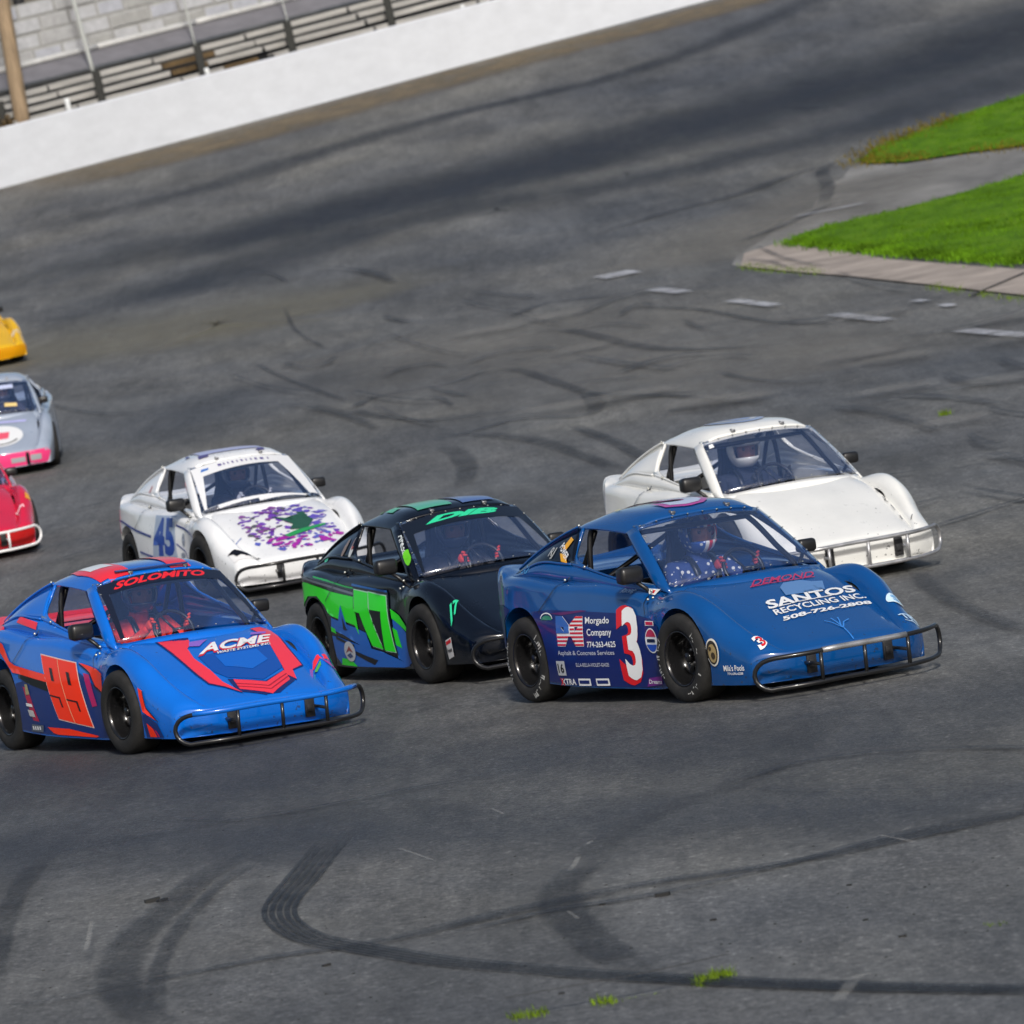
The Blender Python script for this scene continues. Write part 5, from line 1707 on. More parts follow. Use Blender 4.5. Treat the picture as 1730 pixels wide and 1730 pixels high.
MQ = lambda: fit4(T('M', 0, 0, 1, 1, .07), [(-1.318, .325), (-1.024, .325), (-1.024, .498), (-1.318, .5)])
D(k, MQ(), SIDE, WHITE, 'sponsor_lettering', 2)
for i in range(8):
    D(k, clip(MQ(), u0=-1.165 if i > 2 else None, v0=.329+.0225*i, v1=.340+.0225*i), SIDE, RED, 'flag_stripes', 3)
D(k, clip(MQ(), u1=-1.172, v0=.402), SIDE, (.03, .12, .42), 'flag_field', 4)
D(k, T('Morgado', -.875, .468, .050, .245, .014), SIDE, WHITE, 'sponsor_lettering', 2)
D(k, T('Company', -.86, .400, .052, .25, .014), SIDE, WHITE, 'sponsor_lettering', 2)
D(k, T('774-263-4625', -.85, .336, .034, .285, .016), SIDE, WHITE, 'phone_number', 2)
D(k, T('Asphalt & Concrete Services', -1.03, .284, .034, .60, .008), SIDE, (.5, .52, .6), 'sponsor_lettering', 2)
D(k, T('ELLA-BELLA-VIOLET-GAGE', -.97, .218, .022, .34, .012), SIDE, (.45, .47, .56), 'name_lettering', 2)
DP(k, SIDE, (.5, .52, .55), rect(-1.37, .155, -1.27, .24), name='sticker', layer=2)
D(k, T('16', -1.32, .198, .055, .07, .02), SIDE, INK, 'sticker_print', 3)
D(k, T('XTRA', -1.26, .118, .036, .17, .02), SIDE, WHITE, 'sticker', 2)
D(k, T('X', -1.335, .118, .042, .05, .02), SIDE, RED, 'sticker_print', 3)
for x0 in (-1.145, -.958):
    DP(k, SIDE, WHITE, rect(x0, .096, x0+.13, .138), name='sticker', layer=2)
    DP(k, SIDE, NAVY, rect(x0+.012, .108, x0+.118, .128), name='sticker_print', layer=3)
DP(k, SIDE, (.03, .22, .10), disc(-1.43, .478, .062, .026, a0=0, a1=PI), name='sticker', layer=2)
DP(k, SIDE, WHITE, *line2(disc(-1.43, .485, .068, .032, 14, 0, PI), .007), name='sticker', layer=3)
DP(k, SIDE, WHITE, disc(-.352, .352, .072, .072), name='sticker', layer=2)
DP(k, SIDE, (.5, .02, .03), disc(-.352, .352, .064, .064, 20, R(20), R(160)), name='sticker_print', layer=3)
DP(k, SIDE, (.02, .08, .45), disc(-.352, .352, .064, .064, 20, R(200), R(340)), name='sticker_print', layer=3)
D(k, T('MOBIL', -.352, .352, .022, .10, .02), SIDE, INK, 'sticker_print', 4) if False else DP(k, SIDE, INK, rect(-.40, .343, -.304, .361), name='sticker_print', layer=4)
DP(k, SIDE, WHITE, rect(-.41, .436, -.30, .464), name='sticker', layer=2)
DP(k, SIDE, RED, rect(-.40, .441, -.31, .459), name='sticker_print', layer=3)
DP(k, SIDE, (.16, .02, .22), [(-.49, .086), (-.315, .10), (-.305, .148), (-.455, .136)], name='sticker', layer=2)
D(k, T('Dreams', -.39, .115, .024, .15, .01, .3), SIDE, WHITE, 'sticker_print', 3)
DP(k, SIDE, (.7, .68, .62), disc(.335, .29, .056, .078), name='badge', layer=2)
DP(k, SIDE, (.03, .025, .02), disc(.335, .29, .048, .067), name='badge', layer=3)
DP(k, SIDE, (.35, .26, .12), disc(.338, .285, .036, .052), disc(.325, .30, .018, .03), name='badge', layer=4)
DP(k, SIDE, (.05, .035, .02), disc(.345, .272, .018, .02), disc(.325, .312, .012, .012), name='badge', layer=5)
FQ = Frame2D((1.2, -1.4, 0), (.7071, .7071, 0), (0, 0, 1), (-.7071, .7071, 0))
D(k, T("Mila's Pools", .075, .200, .034, .145, .014), FQ, WHITE, 'sponsor_lettering', 2)
D(k, T('774-696-6208', .080, .168, .014, .11, .014), FQ, WHITE, 'phone_number', 2)
D(k, T('3', -.478, -.615, .100, .056, .05), TOP, WHITE, 'race_number', 2, .02)
D(k, T('3', -.474, -.618, .080, .032, .012), TOP, RED, 'race_number', 4, .02)
def serif(txt, quad, bold=.012):
    """default letters with slab feet"""
    return fit4(T(txt, 0, 0, 1, 6, bold), quad)
D(k, serif('SANTOS', [(-.202, -.289), (.415, -.232), (.441, -.140), (-.166, -.185)], .03), TOP, WHITE, 'sponsor_lettering', 2)
DP(k, TOP, WHITE, *[[(u-.028, v), (u+.028, v+.003), (u+.028, v+.012), (u-.028, v+.009)] for u, v in ((-.075, -.278), (.010, -.270), (.045, -.266), (.10, -.262), (.16, -.255), (.21, -.252))], name='sponsor_lettering', layer=2)
D(k, serif('RECYCLING INC.', [(-.208, -.368), (.424, -.318), (.427, -.252), (-.192, -.303)], .02), TOP, WHITE, 'sponsor_lettering', 2)
D(k, serif('508-726-2808', [(-.212, -.448), (.410, -.394), (.418, -.352), (-.19, -.400)], .035), TOP, WHITE, 'phone_number', 2)
DP(k, TOP, (.10, .22, .46), [(-.01, -.165), (.11, -.165), (.15, -.085), (.235, -.085), (.255, -.155), (.315, -.04), (.25, -.03), (.20, .005), (.08, .0), (.02, -.06)], name='recycling_emblem', layer=1)
D(k, fit4(T('DEMOND', 0, 0, 1, 6, .01, .4), [(-.115, .025), (.32, .036), (.352, .115), (-.075, .100)]), TOP, (.45, .02, .10), 'script_lettering', 1)
DP(k, TOP, (.45, .02, .10), [(-.13, .012), (.31, .028), (.312, .036), (-.125, .022)], name='script_lettering', layer=1)
DP(k, TOP, (.04, .22, .65), *line2([(.04, -.75), (.055, -.64), (.03, -.56), (.0, -.53)], .008), *line2([(.055, -.64), (.06, -.56), (.055, -.51)], .009), *line2([(.058, -.63), (.10, -.57), (.15, -.545)], .008), *line2([(.05, -.62), (.085, -.55), (.10, -.51)], .008), name='flame_emblem', layer=1)
DP(k, TOP, (.55, .72, .85), disc(.525, -.445, .046, .040), name='sticker', layer=2, step=.02)
D(k, T('S', .525, -.445, .045, .035, .02), TOP, (.12, .35, .65), 'sticker_print', 3)
D(k, T('TR', .492, -.615, .055, .085, .03), TOP, (.45, .62, .8), 'sponsor_lettering', 3, .02)
DP(k, TOP, (.45, .62, .8), [(.45, -.655), (.535, -.652), (.535, -.645), (.45, -.648)], name='sponsor_lettering', layer=2)
# roof number, seen almost edge on
D(k, xf(T('3', 0, 0, .62, .34, .05), -.0, 1.05, 0), TOP, (.42, .05, .28), 'roof_number', 1)
D(k, xf(T('3', 0, 0, .56, .26, .025), -.0, 1.05, 0), TOP, (.5, .56, .72), 'roof_number', 2)
D(k, T('X7', -1.80, .758, .04, .10, .02, .2), SIDE, (.05, .30, .62), 'script_lettering', 1)
DP(k, SIDE, (.75, .36, .01), [(-1.42, .80), (-1.35, .79), (-1.40, .835), (-1.47, .845)], [(-1.44, .93), (-1.39, .915), (-1.42, .86), (-1.47, .87)], name='sticker', layer=1)
D(k, T('POWER', -1.43, .852, .035, .15, .02, 0, -.5), SIDE, WHITE, 'sticker_print', 2)
D(k, T('RJ', -1.565, .845, .06, .06, .02), SIDE, (.4, .4, .38), 'sticker', 1)
DP(k, SIDE, WHITE, [(-.412, .606), (-.352, .600), (-.315, .632), (-.43, .640)], name='sticker', layer=2)
DP(k, SIDE, RED, [(-.40, .610), (-.372, .606), (-.36, .628), (-.405, .632)], name='sticker_print', layer=3)
D(k, T('Racing', -.60, .628, .026, .12, .01, .3), SIDE, (.30, .42, .6), 'script_lettering', 2)
RS = Frame2D((0, -1.2, 1.5), (1, 0, 0), (0, .5547, .83205), (0, .83205, -.5547))
D(k, T('Ricky', -1.15, .142, .034, .10, .01, .3, -.1), RS, (.7, .62, .15), 'name_lettering', 2)
# grimy marks on the tyre walls
rt = random.Random(5)
for we in CARS['3'].wheels:
    bm = bmesh.new()
    for a0, a1 in ((-75, -20), (10, 45), (150, 215)):
        for a in np.arange(a0, a1, 5.0):
            if rt.random() < .2: continue
            r0 = .192 + rt.uniform(0, .012); r1 = .222 + rt.uniform(0, .012); aw = rt.uniform(.5, 1.6)
            q = [(r0, a-aw), (r1, a-aw+rt.uniform(-2, 2)), (r1, a+aw+rt.uniform(-2, 2)), (r0, a+aw)]
            if rt.random() < .4: q = [(r0, a-2), (r0+.006, a-2), (r0+.006, a+2), (r0, a+2)]
            yy = lambda r_: -.1048 if r_ < .21 else -.1048 + (r_-.205)*.2
            bm.faces.new([bm.verts.new((r_*math.cos(R(t)), yy(r_), r_*math.sin(R(t)))) for r_, t in q])
    obj('tyre_lettering', bm, None, flat((.42, .42, .4), .6), we)

# ---------------- the bright blue 99
k = '99'
DK = (.008, .03, .16)
DP(k, SIDE, DK, flank([(-1.50, .40), (-1.3, .43), (-1.02, .42), (-.66, .50), (-.42, .40), (-.27, .34)]), name='lower_panel')
DP(k, SIDE, ORANGE, [(-2.02, .66), (-1.80, .665), (-1.70, .64), (-1.585, .535), (-1.50, .512), (-1.02, .462), (-1.02, .418), (-1.44, .462), (-1.53, .467), (-1.60, .505), (-1.76, .60), (-2.0, .60)], name='stripe', layer=1)
DP(k, SIDE, INK, [(-1.44, .462), (-1.02, .418), (-1.0, .36), (-1.3, .405), (-1.44, .44)], name='stripe', layer=1)
Q = [(-.90, .190), (-.500, .140), (-.632, .540), (-1.112, .588)]
DP(k, SIDE, (.75, .55, .5), Q, name='number_panel', layer=1)
cx_ = sum(p[0] for p in Q)/4; cz_ = sum(p[1] for p in Q)/4
Q2 = [(cx_+(a-cx_)*.965, cz_+(b-cz_)*.965) for a, b in Q]
DP(k, SIDE, ORANGE, Q2, name='number_panel', layer=2)
def q4(a, b):
    bl, br, tr, tl = [Vector(p) for p in Q2]
    p = bl*(1-a)*(1-b)+br*a*(1-b)+tr*a*b+tl*(1-a)*b; return (p.x, p.y)
def R4(a0, b0, a1, b1): return [q4(a0, b0), q4(a1, b0), q4(a1, b1), q4(a0, b1)]
nine = []
for o_ in (0, .5):
    nine += [R4(o_+.20, .63, o_+.29, .83), R4(o_+.0, .36, o_+.32, .385), R4(o_+.27, .22, o_+.32, .36)]
DP(k, SIDE, INK, *nine, name='race_number', layer=3, step=.03)
DP(k, SIDE, (.75, .35, .2), *line2([q4(.5, 0), q4(.5, 1)], .008), name='race_number', layer=3)
DP(k, SIDE, ORANGE, [(-.60, .536), (-.36, .500), (-.262, .478), (-.285, .36), (-.40, .400), (-.47, .480)], name='stripe', layer=2)
DP(k, SIDE, INK, *line2([(-.60, .530), (-.47, .474), (-.40, .394), (-.285, .352)], .008), name='stripe', layer=3)
DP(k, SIDE, (.45, .01, .12), [(-.55, .475), (-.478, .464), (-.408, .279), (-.474, .271)], name='stripe', layer=2)
DP(k, SIDE, ORANGE, [(-1.07, .142), (-.792, .135), (-.46, .092), (-.50, .084), (-.7, .091), (-.95, .098), (-1.0, .105)], name='stripe', layer=2)
DP(k, SIDE, ORANGE, [(.292, .405), (.335, .385), (.36, .285), (.47, .205), (.36, .245), (.315, .265)], name='stripe', layer=1)
DP(k, SIDE, INK, *line2([(.335, .385), (.363, .285), (.475, .202)], .007), name='stripe', layer=2)
DP(k, SIDE, DK, [(.295, .25), (.34, .245), (.46, .19), (.50, .11), (.29, .108)], name='lower_panel', layer=0)
DP(k, SIDE, ORANGE, [(.34, .195), (.40, .165), (.43, .112), (.345, .112)], name='stripe', layer=2)
DP(k, SIDE, (.5, .01, .08), [(.415, .16), (.44, .145), (.46, .115), (.445, .112)], name='stripe', layer=2)
DP(k, SIDE, (.42, .01, .06), [(-1.38, .385), (-1.30, .375), (-1.18, .173), (-1.27, .178)], name='sticker', layer=1)
for q_, cc in (([(-1.34, .40), (-1.30, .40), (-1.27, .34), (-1.33, .335)], (.35, .30, .15)), ([(-1.345, .285), (-1.25, .28), (-1.24, .262), (-1.34, .266)], WHITE), ([(-1.33, .245), (-1.24, .24), (-1.22, .20), (-1.31, .205)], (.5, .5, .5)), ([(-1.33, .112), (-1.14, .109), (-1.12, .152), (-1.30, .156)], (.10, .12, .16))):
    DP(k, SIDE, cc, q_, name='sticker', layer=3)
DP(k, SIDE, WHITE, *[rect(-1.29+.035*i, .122, -1.27+.035*i, .144) for i in range(4)], name='sticker_print', layer=4)
DP(k, SIDE, PINKRED, [(-1.61, .765), (-1.315, .722), (-1.315, .763), (-1.61, .80)], name='sticker', layer=1)
DP(k, SIDE, PINKRED, [(-2.24, .64), (-1.86, .672), (-1.80, .70), (-1.83, .735), (-2.26, .76)], name='tail_panel', layer=0)
DP(k, TOP, PINKRED, [(-.56, 1.83), (-.45, 1.96), (.0, 2.0), (.45, 1.96), (.56, 1.83), (.60, 2.1), (.55, 2.24), (0, 2.27), (-.55, 2.24), (-.60, 2.1)], name='tail_panel', layer=0)
HB = (.80, .035, .06)
for s_, nm in ((0, 'l'), (1, 'r')):
    pl = [(-.285, .145), (-.10, .112), (-.125, .03), (-.17, -.02), (-.195, -.16), (-.175, -.34), (-.175, -.50), (-.125, -.665), (-.19, -.56), (-.255, -.49), (-.27, -.36)] if s_ == 0 else \
         [(.33, .16), (.455, .20), (.44, .02), (.41, -.172), (.385, -.41), (.30, -.46), (.262, -.59), (.232, -.515), (.262, -.40), (.33, -.10), (.355, .06)]
    ce = (sum(p[0] for p in pl)/len(pl), sum(p[1] for p in pl)/len(pl))
    DP(k, TOP, (.01, .02, .12), [(ce[0]+(a-ce[0])*1.10+(.004 if s_ else -.004), ce[1]+(b-ce[1])*1.035) for a, b in pl], name='hood_stripe', layer=0)
    DP(k, TOP, HB, pl, name='hood_stripe', layer=1)
DP(k, TOP, (.01, .02, .12), [(-.13, -.475), (.07, -.565), (.27, -.44), (.245, -.60), (.045, -.755), (-.145, -.64)], name='hood_chevron', layer=0)
DP(k, TOP, HB, [(-.103, -.495), (.07, -.582), (.247, -.46), (.222, -.585), (.04, -.722), (-.122, -.62)], name='hood_chevron', layer=1)
DP(k, TOP, (.35, .01, .03), *line2([(-.115, -.55), (.06, -.635), (.235, -.51)], .008), *line2([(-.12, -.585), (.055, -.675), (.23, -.545)], .008), name='hood_chevron', layer=2)
DP(k, TOP, (.004, .07, .36), [(-.16, -.14), (.33, -.11), (.36, -.20), (.25, -.42), (.07, -.545), (-.12, -.46), (-.165, -.36)], name='hood_panel', layer=0)
DP(k, TOP, (.004, .12, .55), [(-.06, -.17), (.22, -.15), (.22, -.30), (.07, -.40), (-.07, -.32)], name='hood_panel', layer=1)
D(k, fit4(T('ACME', 0, 0, 1, 5, .045, .25), [(-.165, -.155), (.365, -.085), (.405, .045), (-.095, -.005)]), TOP, (.6, .02, .04), 'sponsor_lettering', 2)
D(k, fit4(T('ACME', 0, 0, 1, 5, .03, .25), [(-.15, -.135), (.37, -.070), (.402, .035), (-.08, -.005)]), TOP, WHITE, 'sponsor_lettering', 3)
D(k, fit4(T('WASTE SYSTEMS INC', 0, 0, 1, 8, .02), [(-.05, -.165), (.33, -.115), (.34, -.085), (-.03, -.133)]), TOP, WHITE, 'sponsor_lettering', 3)
DP(k, TOP, (.25, .12, .55), [(-.12, .06), (.0, .06), (-.05, .02), (-.09, -.02), (-.15, .0)], [(.30, .09), (.40, .09), (.38, .055), (.28, .055)], name='hood_panel', layer=2)
DP(k, TOP, PINKRED, [(.44, -.44), (.555, -.435), (.55, -.40), (.47, -.40)], name='sticker', layer=2)
DP(k, TOP, (.10, .45, .06), [(.425, -.49), (.48, -.487), (.49, -.455), (.44, -.455)], name='sticker', layer=2)
DP(k, TOP, (.40, .03, .35), [(.52, -.485), (.57, -.49), (.545, -.455), (.50, -.45)], name='sticker', layer=2)
def glass_ring(key, col, inner, name='windshield_band'):
    """opaque surround on the glass: outer edge of the pane down to an inner outline (bl, br, tr, tl)"""
    O = [(-.485, .0), (.485, .0), (.395, .64), (-.395, .64)]
    vmax = (WB0-WA0).length
    O = [(-.483, -.05), (.483, -.05), (.40, vmax+.05), (-.40, vmax+.05)]
    for i in range(4):
        j = (i+1) % 4
        D(key, poly_bm([[O[i], O[j], inner[j], inner[i]]]), GLS, col, name, 0, .04, True)
glass_ring('99', (.01, .014, .03), [(-.45, .03), (.45, .03), (.365, .49), (-.375, .49)])
D(k, fit4(T('SOLOMITO', 0, 0, 1, 7, .04, .25), [(-.335, .515), (.275, .515), (.285, .585), (-.30, .585)]), GLS, (.75, .02, .03), 'windshield_banner', 1, glass=True)
DP(k, TOP, PINKRED, [(-.37, .70), (-.17, .68), (-.17, 1.38), (-.30, 1.40), (-.36, 1.1)], [(.08, .675), (.22, .69), (.22, 1.40), (.08, 1.40)], name='roof_stripe', layer=1)
DP(k, TOP, WHITE, [(-.33, .95), (-.20, .90), (-.18, 1.2), (-.30, 1.3)], name='roof_stripe', layer=2)
bm = bmesh.new(); bm_box(bm, (-.70, -.04, 1.045), (.03, .46, .010), Matrix.Rotation(R(-6), 3, 'Z'), .003)
o = obj('roof_deflector', bm, None, flat((.02, .05, .18)), CARS['99'].root); o.matrix_local = CARS['99'].B

# ---------------- the black 17
k = '17'
GREY_ = (.14, .16, .20)
DP(k, SIDE, GREEN, [(-2.24, .62), (-2.05, .655), (-1.87, .645), (-1.64, .615), (-1.435, .585), (-1.05, .545), (-1.0, .30), (-1.056, .367), (-1.44, .430), (-1.50, .45), (-1.56, .50), (-1.70, .56), (-1.88, .56), (-2.0, .50), (-2.05, .44), (-2.2, .42)], name='green_panel', layer=0)
DP(k, SIDE, GREY_, *line2([(-2.2, .69), (-1.9, .675), (-1.5, .625), (-1.2, .585), (-1.05, .565)], .016), name='stripe', layer=1)
DP(k, SIDE, (.02, .40, .08), *line2([(-1.75, .685), (-1.5, .655), (-1.2, .615), (-1.0, .595)], .010), name='stripe', layer=1)
DP(k, SIDE, GREEN, [(-2.2, .38), (-2.10, .36), (-2.08, .30), (-2.2, .22)], [(-1.47, .36), (-1.40, .345), (-1.39, .315), (-1.475, .33)], name='green_panel', layer=0)
DP(k, SIDE, SKYB, [(-1.45, .418), (-1.056, .352), (-.90, .315), (-.85, .20), (-1.0, .235), (-1.25, .305), (-1.47, .345)], name='blue_panel', layer=0)
DP(k, SIDE, SKYB, [(-1.47, .30), (-1.36, .295), (-1.09, .25), (-.72, .19), (-.40, .09), (-.5, .080), (-.7, .087), (-.95, .093), (-1.22, .101), (-1.40, .110), (-1.475, .16)], name='blue_panel', layer=0)
DP(k, SIDE, INK, [(-1.40, .30), (-1.10, .24), (-1.11, .225), (-1.40, .28)], [(-1.10, .20), (-.80, .135), (-.86, .105), (-1.1, .175)], name='stripe', layer=1)
DP(k, SIDE, SKYB, [(-1.27, .50), (-1.16, .34), (-1.34, .36)], name='blue_panel', layer=1)
DP(k, SIDE, INK, [(-1.25, .43), (-1.185, .335), (-1.24, .34)], name='stripe', layer=2)
DP(k, SIDE, GREEN, [(-1.36, .155), (-1.20, .145), (-1.12, .099), (-1.40, .110)], name='green_panel', layer=1)
DP(k, SIDE, SKYB, [(-.525, .40), (-.40, .335), (-.30, .27), (-.33, .12), (-.42, .092), (-.54, .14)], name='blue_panel', layer=0)
DP(k, SIDE, GREEN, [(-.54, .46), (-.42, .414), (-.295, .32), (-.295, .29), (-.42, .35), (-.53, .40)], [(-.537, .341), (-.482, .32), (-.455, .206), (-.525, .226)], name='green_panel', layer=1)
one = [(-1.046, .592), (-.832, .568), (-.822, .470), (-.684, .206), (-.820, .232), (-.955, .443), (-1.031, .452)]
sev = [(-.824, .572), (-.585, .540), (-.544, .184), (-.668, .198), (-.655, .447), (-.805, .462)]
for pl, nm in ((one, 'a'), (sev, 'b')):
    ce = (sum(p[0] for p in pl)/len(pl), sum(p[1] for p in pl)/len(pl))
    g_ = lambda a, b, e_: (a + e_*(1 if a > ce[0] else -1), b + e_*(1 if b > ce[1] else -1))
    if nm == 'b': DP(k, SIDE, INK, [(-.825, .47), (-.655, .46), (-.665, .19), (-.69, .20)], name='number_outline', layer=3)
    DP(k, SIDE, INK, [g_(a, b, .022) for a, b in pl], name='number_outline', layer=2)
    DP(k, SIDE, (.35, .6, .45), [g_(a, b, .007) for a, b in pl], name='number_outline', layer=3)
    DP(k, SIDE, GREEN, pl, name='race_number', layer=4)
DP(k, SIDE, (.02, .12, .40), *line2([(-1.085, .625), (-.85, .60), (-.57, .57)], .014), name='number_outline', layer=2)
DP(k, SIDE, (.5, .52, .55), disc(-1.187, .198, .09, .066), name='sticker', layer=3)
DP(k, SIDE, (.28, .06, .06), [(-1.25, .19), (-1.18, .235), (-1.13, .19), (-1.19, .205)], name='sticker_print', layer=4)
DP(k, SIDE, (.05, .08, .2), [(-1.24, .175), (-1.17, .19), (-1.14, .165), (-1.2, .155)], name='sticker_print', layer=4)
DP(k, FQ, (.6, .6, .6), [(-.055, .135), (.005, .155), (.005, .275), (-.055, .255)], name='sticker', layer=1)
DP(k, FQ, (.55, .02, .03), [(-.050, .225), (.0, .243), (.0, .265), (-.050, .247)], name='sticker_print', layer=2)
D(k, T('Hoosier', -.025, .195, .028, .048, .02, 0, .2), FQ, INK, 'sticker_print', 2)
D(k, fit4(T('17', 0, 0, 1, 2, .05, .3), [(-.60, -.43), (-.515, -.42), (-.50, -.35), (-.58, -.36)]), TOP, TEAL, 'race_number', 3, .015)
glass_ring('17', (.008, .012, .022), [(-.465, .02), (.465, .02), (.355, .46), (-.375, .46)])
D(k, fit4(T('DIB', 0, 0, 1, 6, .06, .35), [(-.275, .508), (.235, .505), (.25, .578), (-.248, .572)]), GLS, TEAL, 'windshield_banner', 1, glass=True)
DP(k, TOP, (.08, .40, .25), [(-.25, .76), (-.02, .74), (.0, 1.36), (-.20, 1.38)], name='roof_stripe', layer=1)
DP(k, TOP, (.08, .14, .34), [(.05, .73), (.28, .76), (.26, 1.36), (.04, 1.38)], name='roof_stripe', layer=1)
DP(k, RS, (.06, .45, .22), [(-1.13, .105), (-.98, .095), (-.99, .15), (-1.13, .16)], name='sticker', layer=1)
DP(k, RS, GREEN, [(-1.30, .105), (-1.20, .10), (-1.22, .13), (-1.29, .135)], name='sticker', layer=1)
AP = Frame2D(Vector((-.57, -.46, .82)) + Vector((.35, -.85, .4)), (.80, .12, -.59), (.59, .20, .78), (-.38, .86, -.35))
DP(k, SIDE, (.55, .57, .55), disc(-1.335, .852, .028, .07), name='sticker', layer=1)
DP(k, SIDE, (.35, .06, .03), disc(-1.335, .872, .022, .04), name='sticker_print', layer=2)
DP(k, SIDE, (.22, .16, .12), disc(-1.455, .848, .022, .055), name='sticker', layer=1)
D(k, T('8', -1.67, .785, .035, .06, .03), SIDE, TEAL, 'race_number', 1)
# pillar sticker on the A pillar: white script over a green splash
PS = Frame2D((-.55, -1.3, .80), (.78, 0, -.62), (.62, 0, .78), (0, 1, 0))
D(k, T('Fireball', -.03, .028, .03, .22, .02, 0, 0), PS, (.6, .65, .65), 'sponsor_lettering', 1)
DP(k, PS, (.12, .50, .02), disc(.10, .03, .07, .016), disc(.07, .035, .04, .022), name='sticker', layer=2)

# ---------------- the white 45
k = '45'
B45 = (.008, .05, .32)
DP(k, SIDE, (.35, .42, .55), [(-1.10, .312), (-.610, .316), (-.632, .634), (-1.02, .642)], name='number_panel', layer=0)
D(k, fit4(T('4', 0, 0, 1, 1, .05), [(-1.10, .322), (-.83, .325), (-.815, .622), (-1.0, .628)]), SIDE, B45, 'race_number', 1)
D(k, fit4(T('5', 0, 0, 1, 1, .05), [(-.83, .325), (-.625, .325), (-.655, .618), (-.80, .622)]), SIDE, B45, 'race_number', 1)
DP(k, SIDE, (.02, .04, .25), *line2([(-2.2, .58), (-1.9, .585), (-1.5, .52), (-1.12, .475)], .016), *line2([(-.60, .565), (-.37, .52), (-.20, .49)], .014), *line2([(-1.42, .35), (-1.10, .315)], .014), *line2([(-.60, .42), (-.45, .36), (-.36, .22)], .01), name='stripe', layer=1)
DP(k, SIDE, (.25, .28, .35), disc(-.47, .45, .03, .05), disc(-.50, .33, .04, .02), name='sticker', layer=1)
rc = random.Random(45)
camo = {}
for _ in range(330):
    u = rc.uniform(-.33, .37); v = rc.uniform(-.64, .10)
    e_ = ((u-.02)/.36)**2 + ((v+.27)/.40)**2
    if e_ > 1.15 or (e_ < .16 and rc.random() < .6): continue
    if v < -.45: col = rc.choice((MAGENTA, MAGENTA, PURPLE, (.10, .12, .5)))
    elif u > .1: col = rc.choice((PURPLE, (.12, .08, .45), (.2, .2, .5)))
    else: col = rc.choice((PURPLE, PURPLE, (.22, .06, .3), (.1, .1, .12)))
    n = rc.randint(4, 7); r_ = rc.uniform(.012, .034); ph = rc.uniform(0, 6)
    camo.setdefault(col, []).append([(u + r_*rc.uniform(.35, 1.3)*1.2*math.cos(ph+2*PI*i/n), v + r_*rc.uniform(.35, 1.2)*math.sin(ph+2*PI*i/n)) for i in range(n)])
for i, (col, pls) in enumerate(camo.items()): DP(k, TOP, col, *pls, name='camouflage', layer=i*.5, step=.08)
DG = (.02, .09, .05)
DP(k, TOP, DG, [(-.06, -.08), (.0, -.16), (.06, -.26), (.0, -.34), (.14, -.36), (.24, -.22), (.20, -.10), (.15, -.10), (.15, -.20), (.09, -.24), (.04, -.14)], [(.16, -.06), (.22, -.06), (.22, -.22), (.17, -.22)], name='hood_emblem', layer=3)
DP(k, TOP, (.02, .30, .08), [(-.08, -.43), (.05, -.37), (.30, -.31), (.30, -.335), (.08, -.42), (-.05, -.47)], name='hood_emblem', layer=4)
HL = Frame2D((1.4, -1.2, 1.6), (.62, .785, 0), (-.40, .32, .86), (-.68, .53, -.51))
DP(k, TOP, (.75, .75, .76), [(-.57, -.50), (-.50, -.54), (-.37, -.69), (-.44, -.685), (-.56, -.60)], name='headlight', layer=1)
DP(k, TOP, INK, [(-.545, -.535), (-.50, -.56), (-.475, -.60), (-.53, -.585)], [(-.49, -.575), (-.45, -.615), (-.43, -.65), (-.47, -.635)], [(-.435, -.63), (-.385, -.685), (-.42, -.675)], name='headlight', layer=4, step=.02)
DP(k, TOP, INK, [(-.575, -.50), (-.52, -.515), (-.38, -.69), (-.40, -.69), (-.53, -.56)], name='headlight', layer=3, step=.02)
DP(k, TOP, (.05, .12, .4), [(-.50, -.40), (-.40, -.34), (-.385, -.32), (-.485, -.385)], name='sticker', layer=2)
glass_ring('45', (.70, .71, .73), [(-.445, .085), (.405, .060), (.285, .50), (-.350, .465)])
DP(k, GLS, (.10, .08, .25), *[[(u, .535), (u+w_, .535), (u+w_, .565), (u, .568)] for u, w_ in [(-.20, .03), (-.155, .012), (-.12, .01), (-.085, .014), (-.045, .01), (-.01, .016), (.03, .01), (.07, .012), (.105, .02), (.15, .03), (.21, .012)]], name='windshield_banner', layer=1, glass=True)
DP(k, GLS, (.03, .15, .5), [(-.35, .522), (-.285, .528), (-.275, .553), (-.335, .556)], name='sticker', layer=1, glass=True)
DP(k, TOP, (.42, .42, .68), [(-.26, .85), (.24, .82), (.26, 1.2), (-.24, 1.25)], name='roof_panel', layer=1)
DP(k, TOP, (.08, .06, .2), [(-.30, .78), (-.22, .77), (-.20, .84), (-.28, .86)], [(.16, .74), (.24, .75), (.25, .82), (.2, .80)], [(-.34, 1.0), (-.31, .95), (-.3, 1.1)], name='roof_emblem', layer=2)
DP(k, SIDE, (.5, .25, .25), rect(-1.44, .80, -1.41, .85), name='sticker', layer=1)

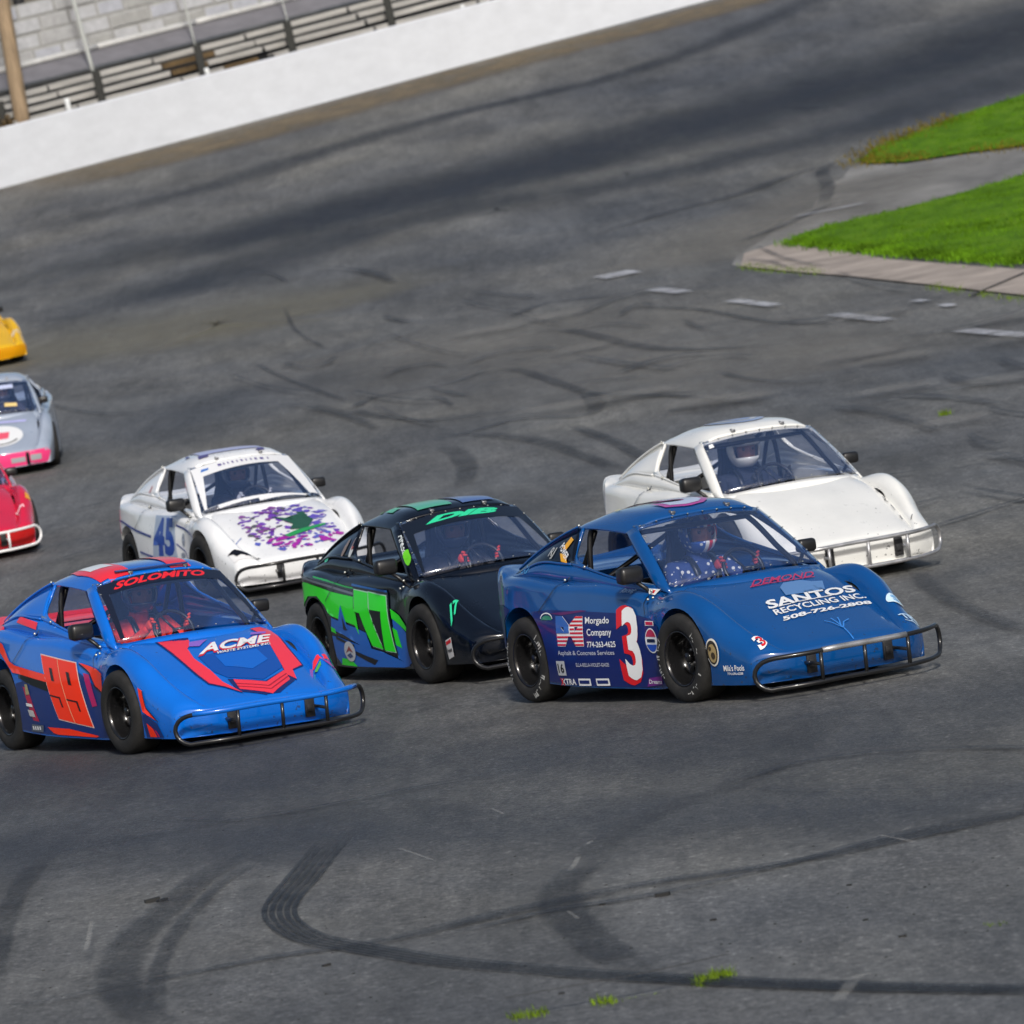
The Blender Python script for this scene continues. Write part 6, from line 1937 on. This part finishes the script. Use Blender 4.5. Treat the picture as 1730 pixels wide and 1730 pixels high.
# ---------------- the plain white car
k = 'w'
DP(k, TOP, (.02, .02, .025), *line2([(.446, -.09), (.442, -.14)], .006), *line2([(.44, -.20), (.436, -.245), (.42, -.27), (.43, -.30)], .008), *line2([(.425, -.34), (.415, -.42)], .004), *line2([(.405, -.50), (.39, -.57)], .006), *line2([(.44, -.60), (.47, -.56)], .005), name='scuff', layer=1, step=.03)
DP(k, GLS, WHITE, [(-.394, .530), (-.360, .530), (-.355, .572), (-.384, .572)], name='sticker', layer=1, glass=True)
DP(k, TOP, (.30, .38, .62), *[disc(.0, 1.08, .20, .26)], name='roof_emblem', layer=1)
DP(k, TOP, (.62, .64, .68), *[disc(.0, 1.08, .15, .20)], name='roof_emblem', layer=2)
DP(k, TOP, (.2, .28, .55), [(-.05, .92), (.05, .92), (.12, 1.05), (.0, 1.2), (-.12, 1.1)], name='roof_emblem', layer=3)

# ---------------- grey, crimson and yellow at the left edge
k = 'g'
DP(k, TOP, WHITE, disc(.03, -.36, .26, .25), name='hood_emblem', layer=1)
DP(k, TOP, (.80, .10, .16), [(-.2, -.46), (.12, -.43), (.14, -.28), (-.2, -.27)], name='hood_emblem', layer=2)
DP(k, TOP, INK, *line2(disc(.03, -.36, .215, .205, 12, R(230), R(330)), .02), name='hood_emblem', layer=3)
DP(k, FRONT, (.80, .05, .20), [(-.53, .108), (.53, .108), (.57, .22), (.54, .262), (-.54, .262), (-.57, .22)], name='nose_panel', layer=0)
DP(k, FRONT, (.35, .36, .38), rect(.12, .15, .28, .205), rect(.34, .15, .46, .215), name='nose_light', layer=1)
DP(k, FRONT, INK, rect(.29, .11, .33, .25), name='nose_gap', layer=2)
DP(k, TOP, (.5, .5, .85), [(.0, -.03), (.33, -.06), (.35, -.01), (.0, .02)], name='hood_band', layer=1)
D(k, poly_bm([[(.12, .10), (.26, .10), (.26, .16), (.12, .16)]]), GLS, (.75, .55, .22), 'sticker', 1, glass=True)
D(k, poly_bm([[(.06, .42), (.24, .44), (.24, .52), (.06, .50)]]), GLS, (.5, .55, .75), 'sticker', 1, glass=True)
k = 'r'
DP(k, TOP, (.8, .45, .5), [(.435, -.43), (.53, -.425), (.525, -.39), (.44, -.39)], name='sticker', layer=1)
DP(k, TOP, (.8, .35, .02), [(.565, -.30), (.61, -.28), (.61, -.2), (.58, -.2)], name='side_marker', layer=1)
DP(k, FRONT, (.45, .01, .01), [(-.53, .108), (.53, .108), (.57, .22), (.54, .255), (-.54, .255), (-.57, .22)], name='nose_panel', layer=0)
k = 'y'
DP(k, TOP, (.55, .45, .3), [(.44, -.45), (.55, -.45), (.55, -.38), (.44, -.36)], name='headlight', layer=1)
DP(k, FRONT, (.62, .27, .0), [(.1, .11), (.53, .108), (.57, .22), (.54, .26), (.1, .26)], name='nose_panel', layer=0)
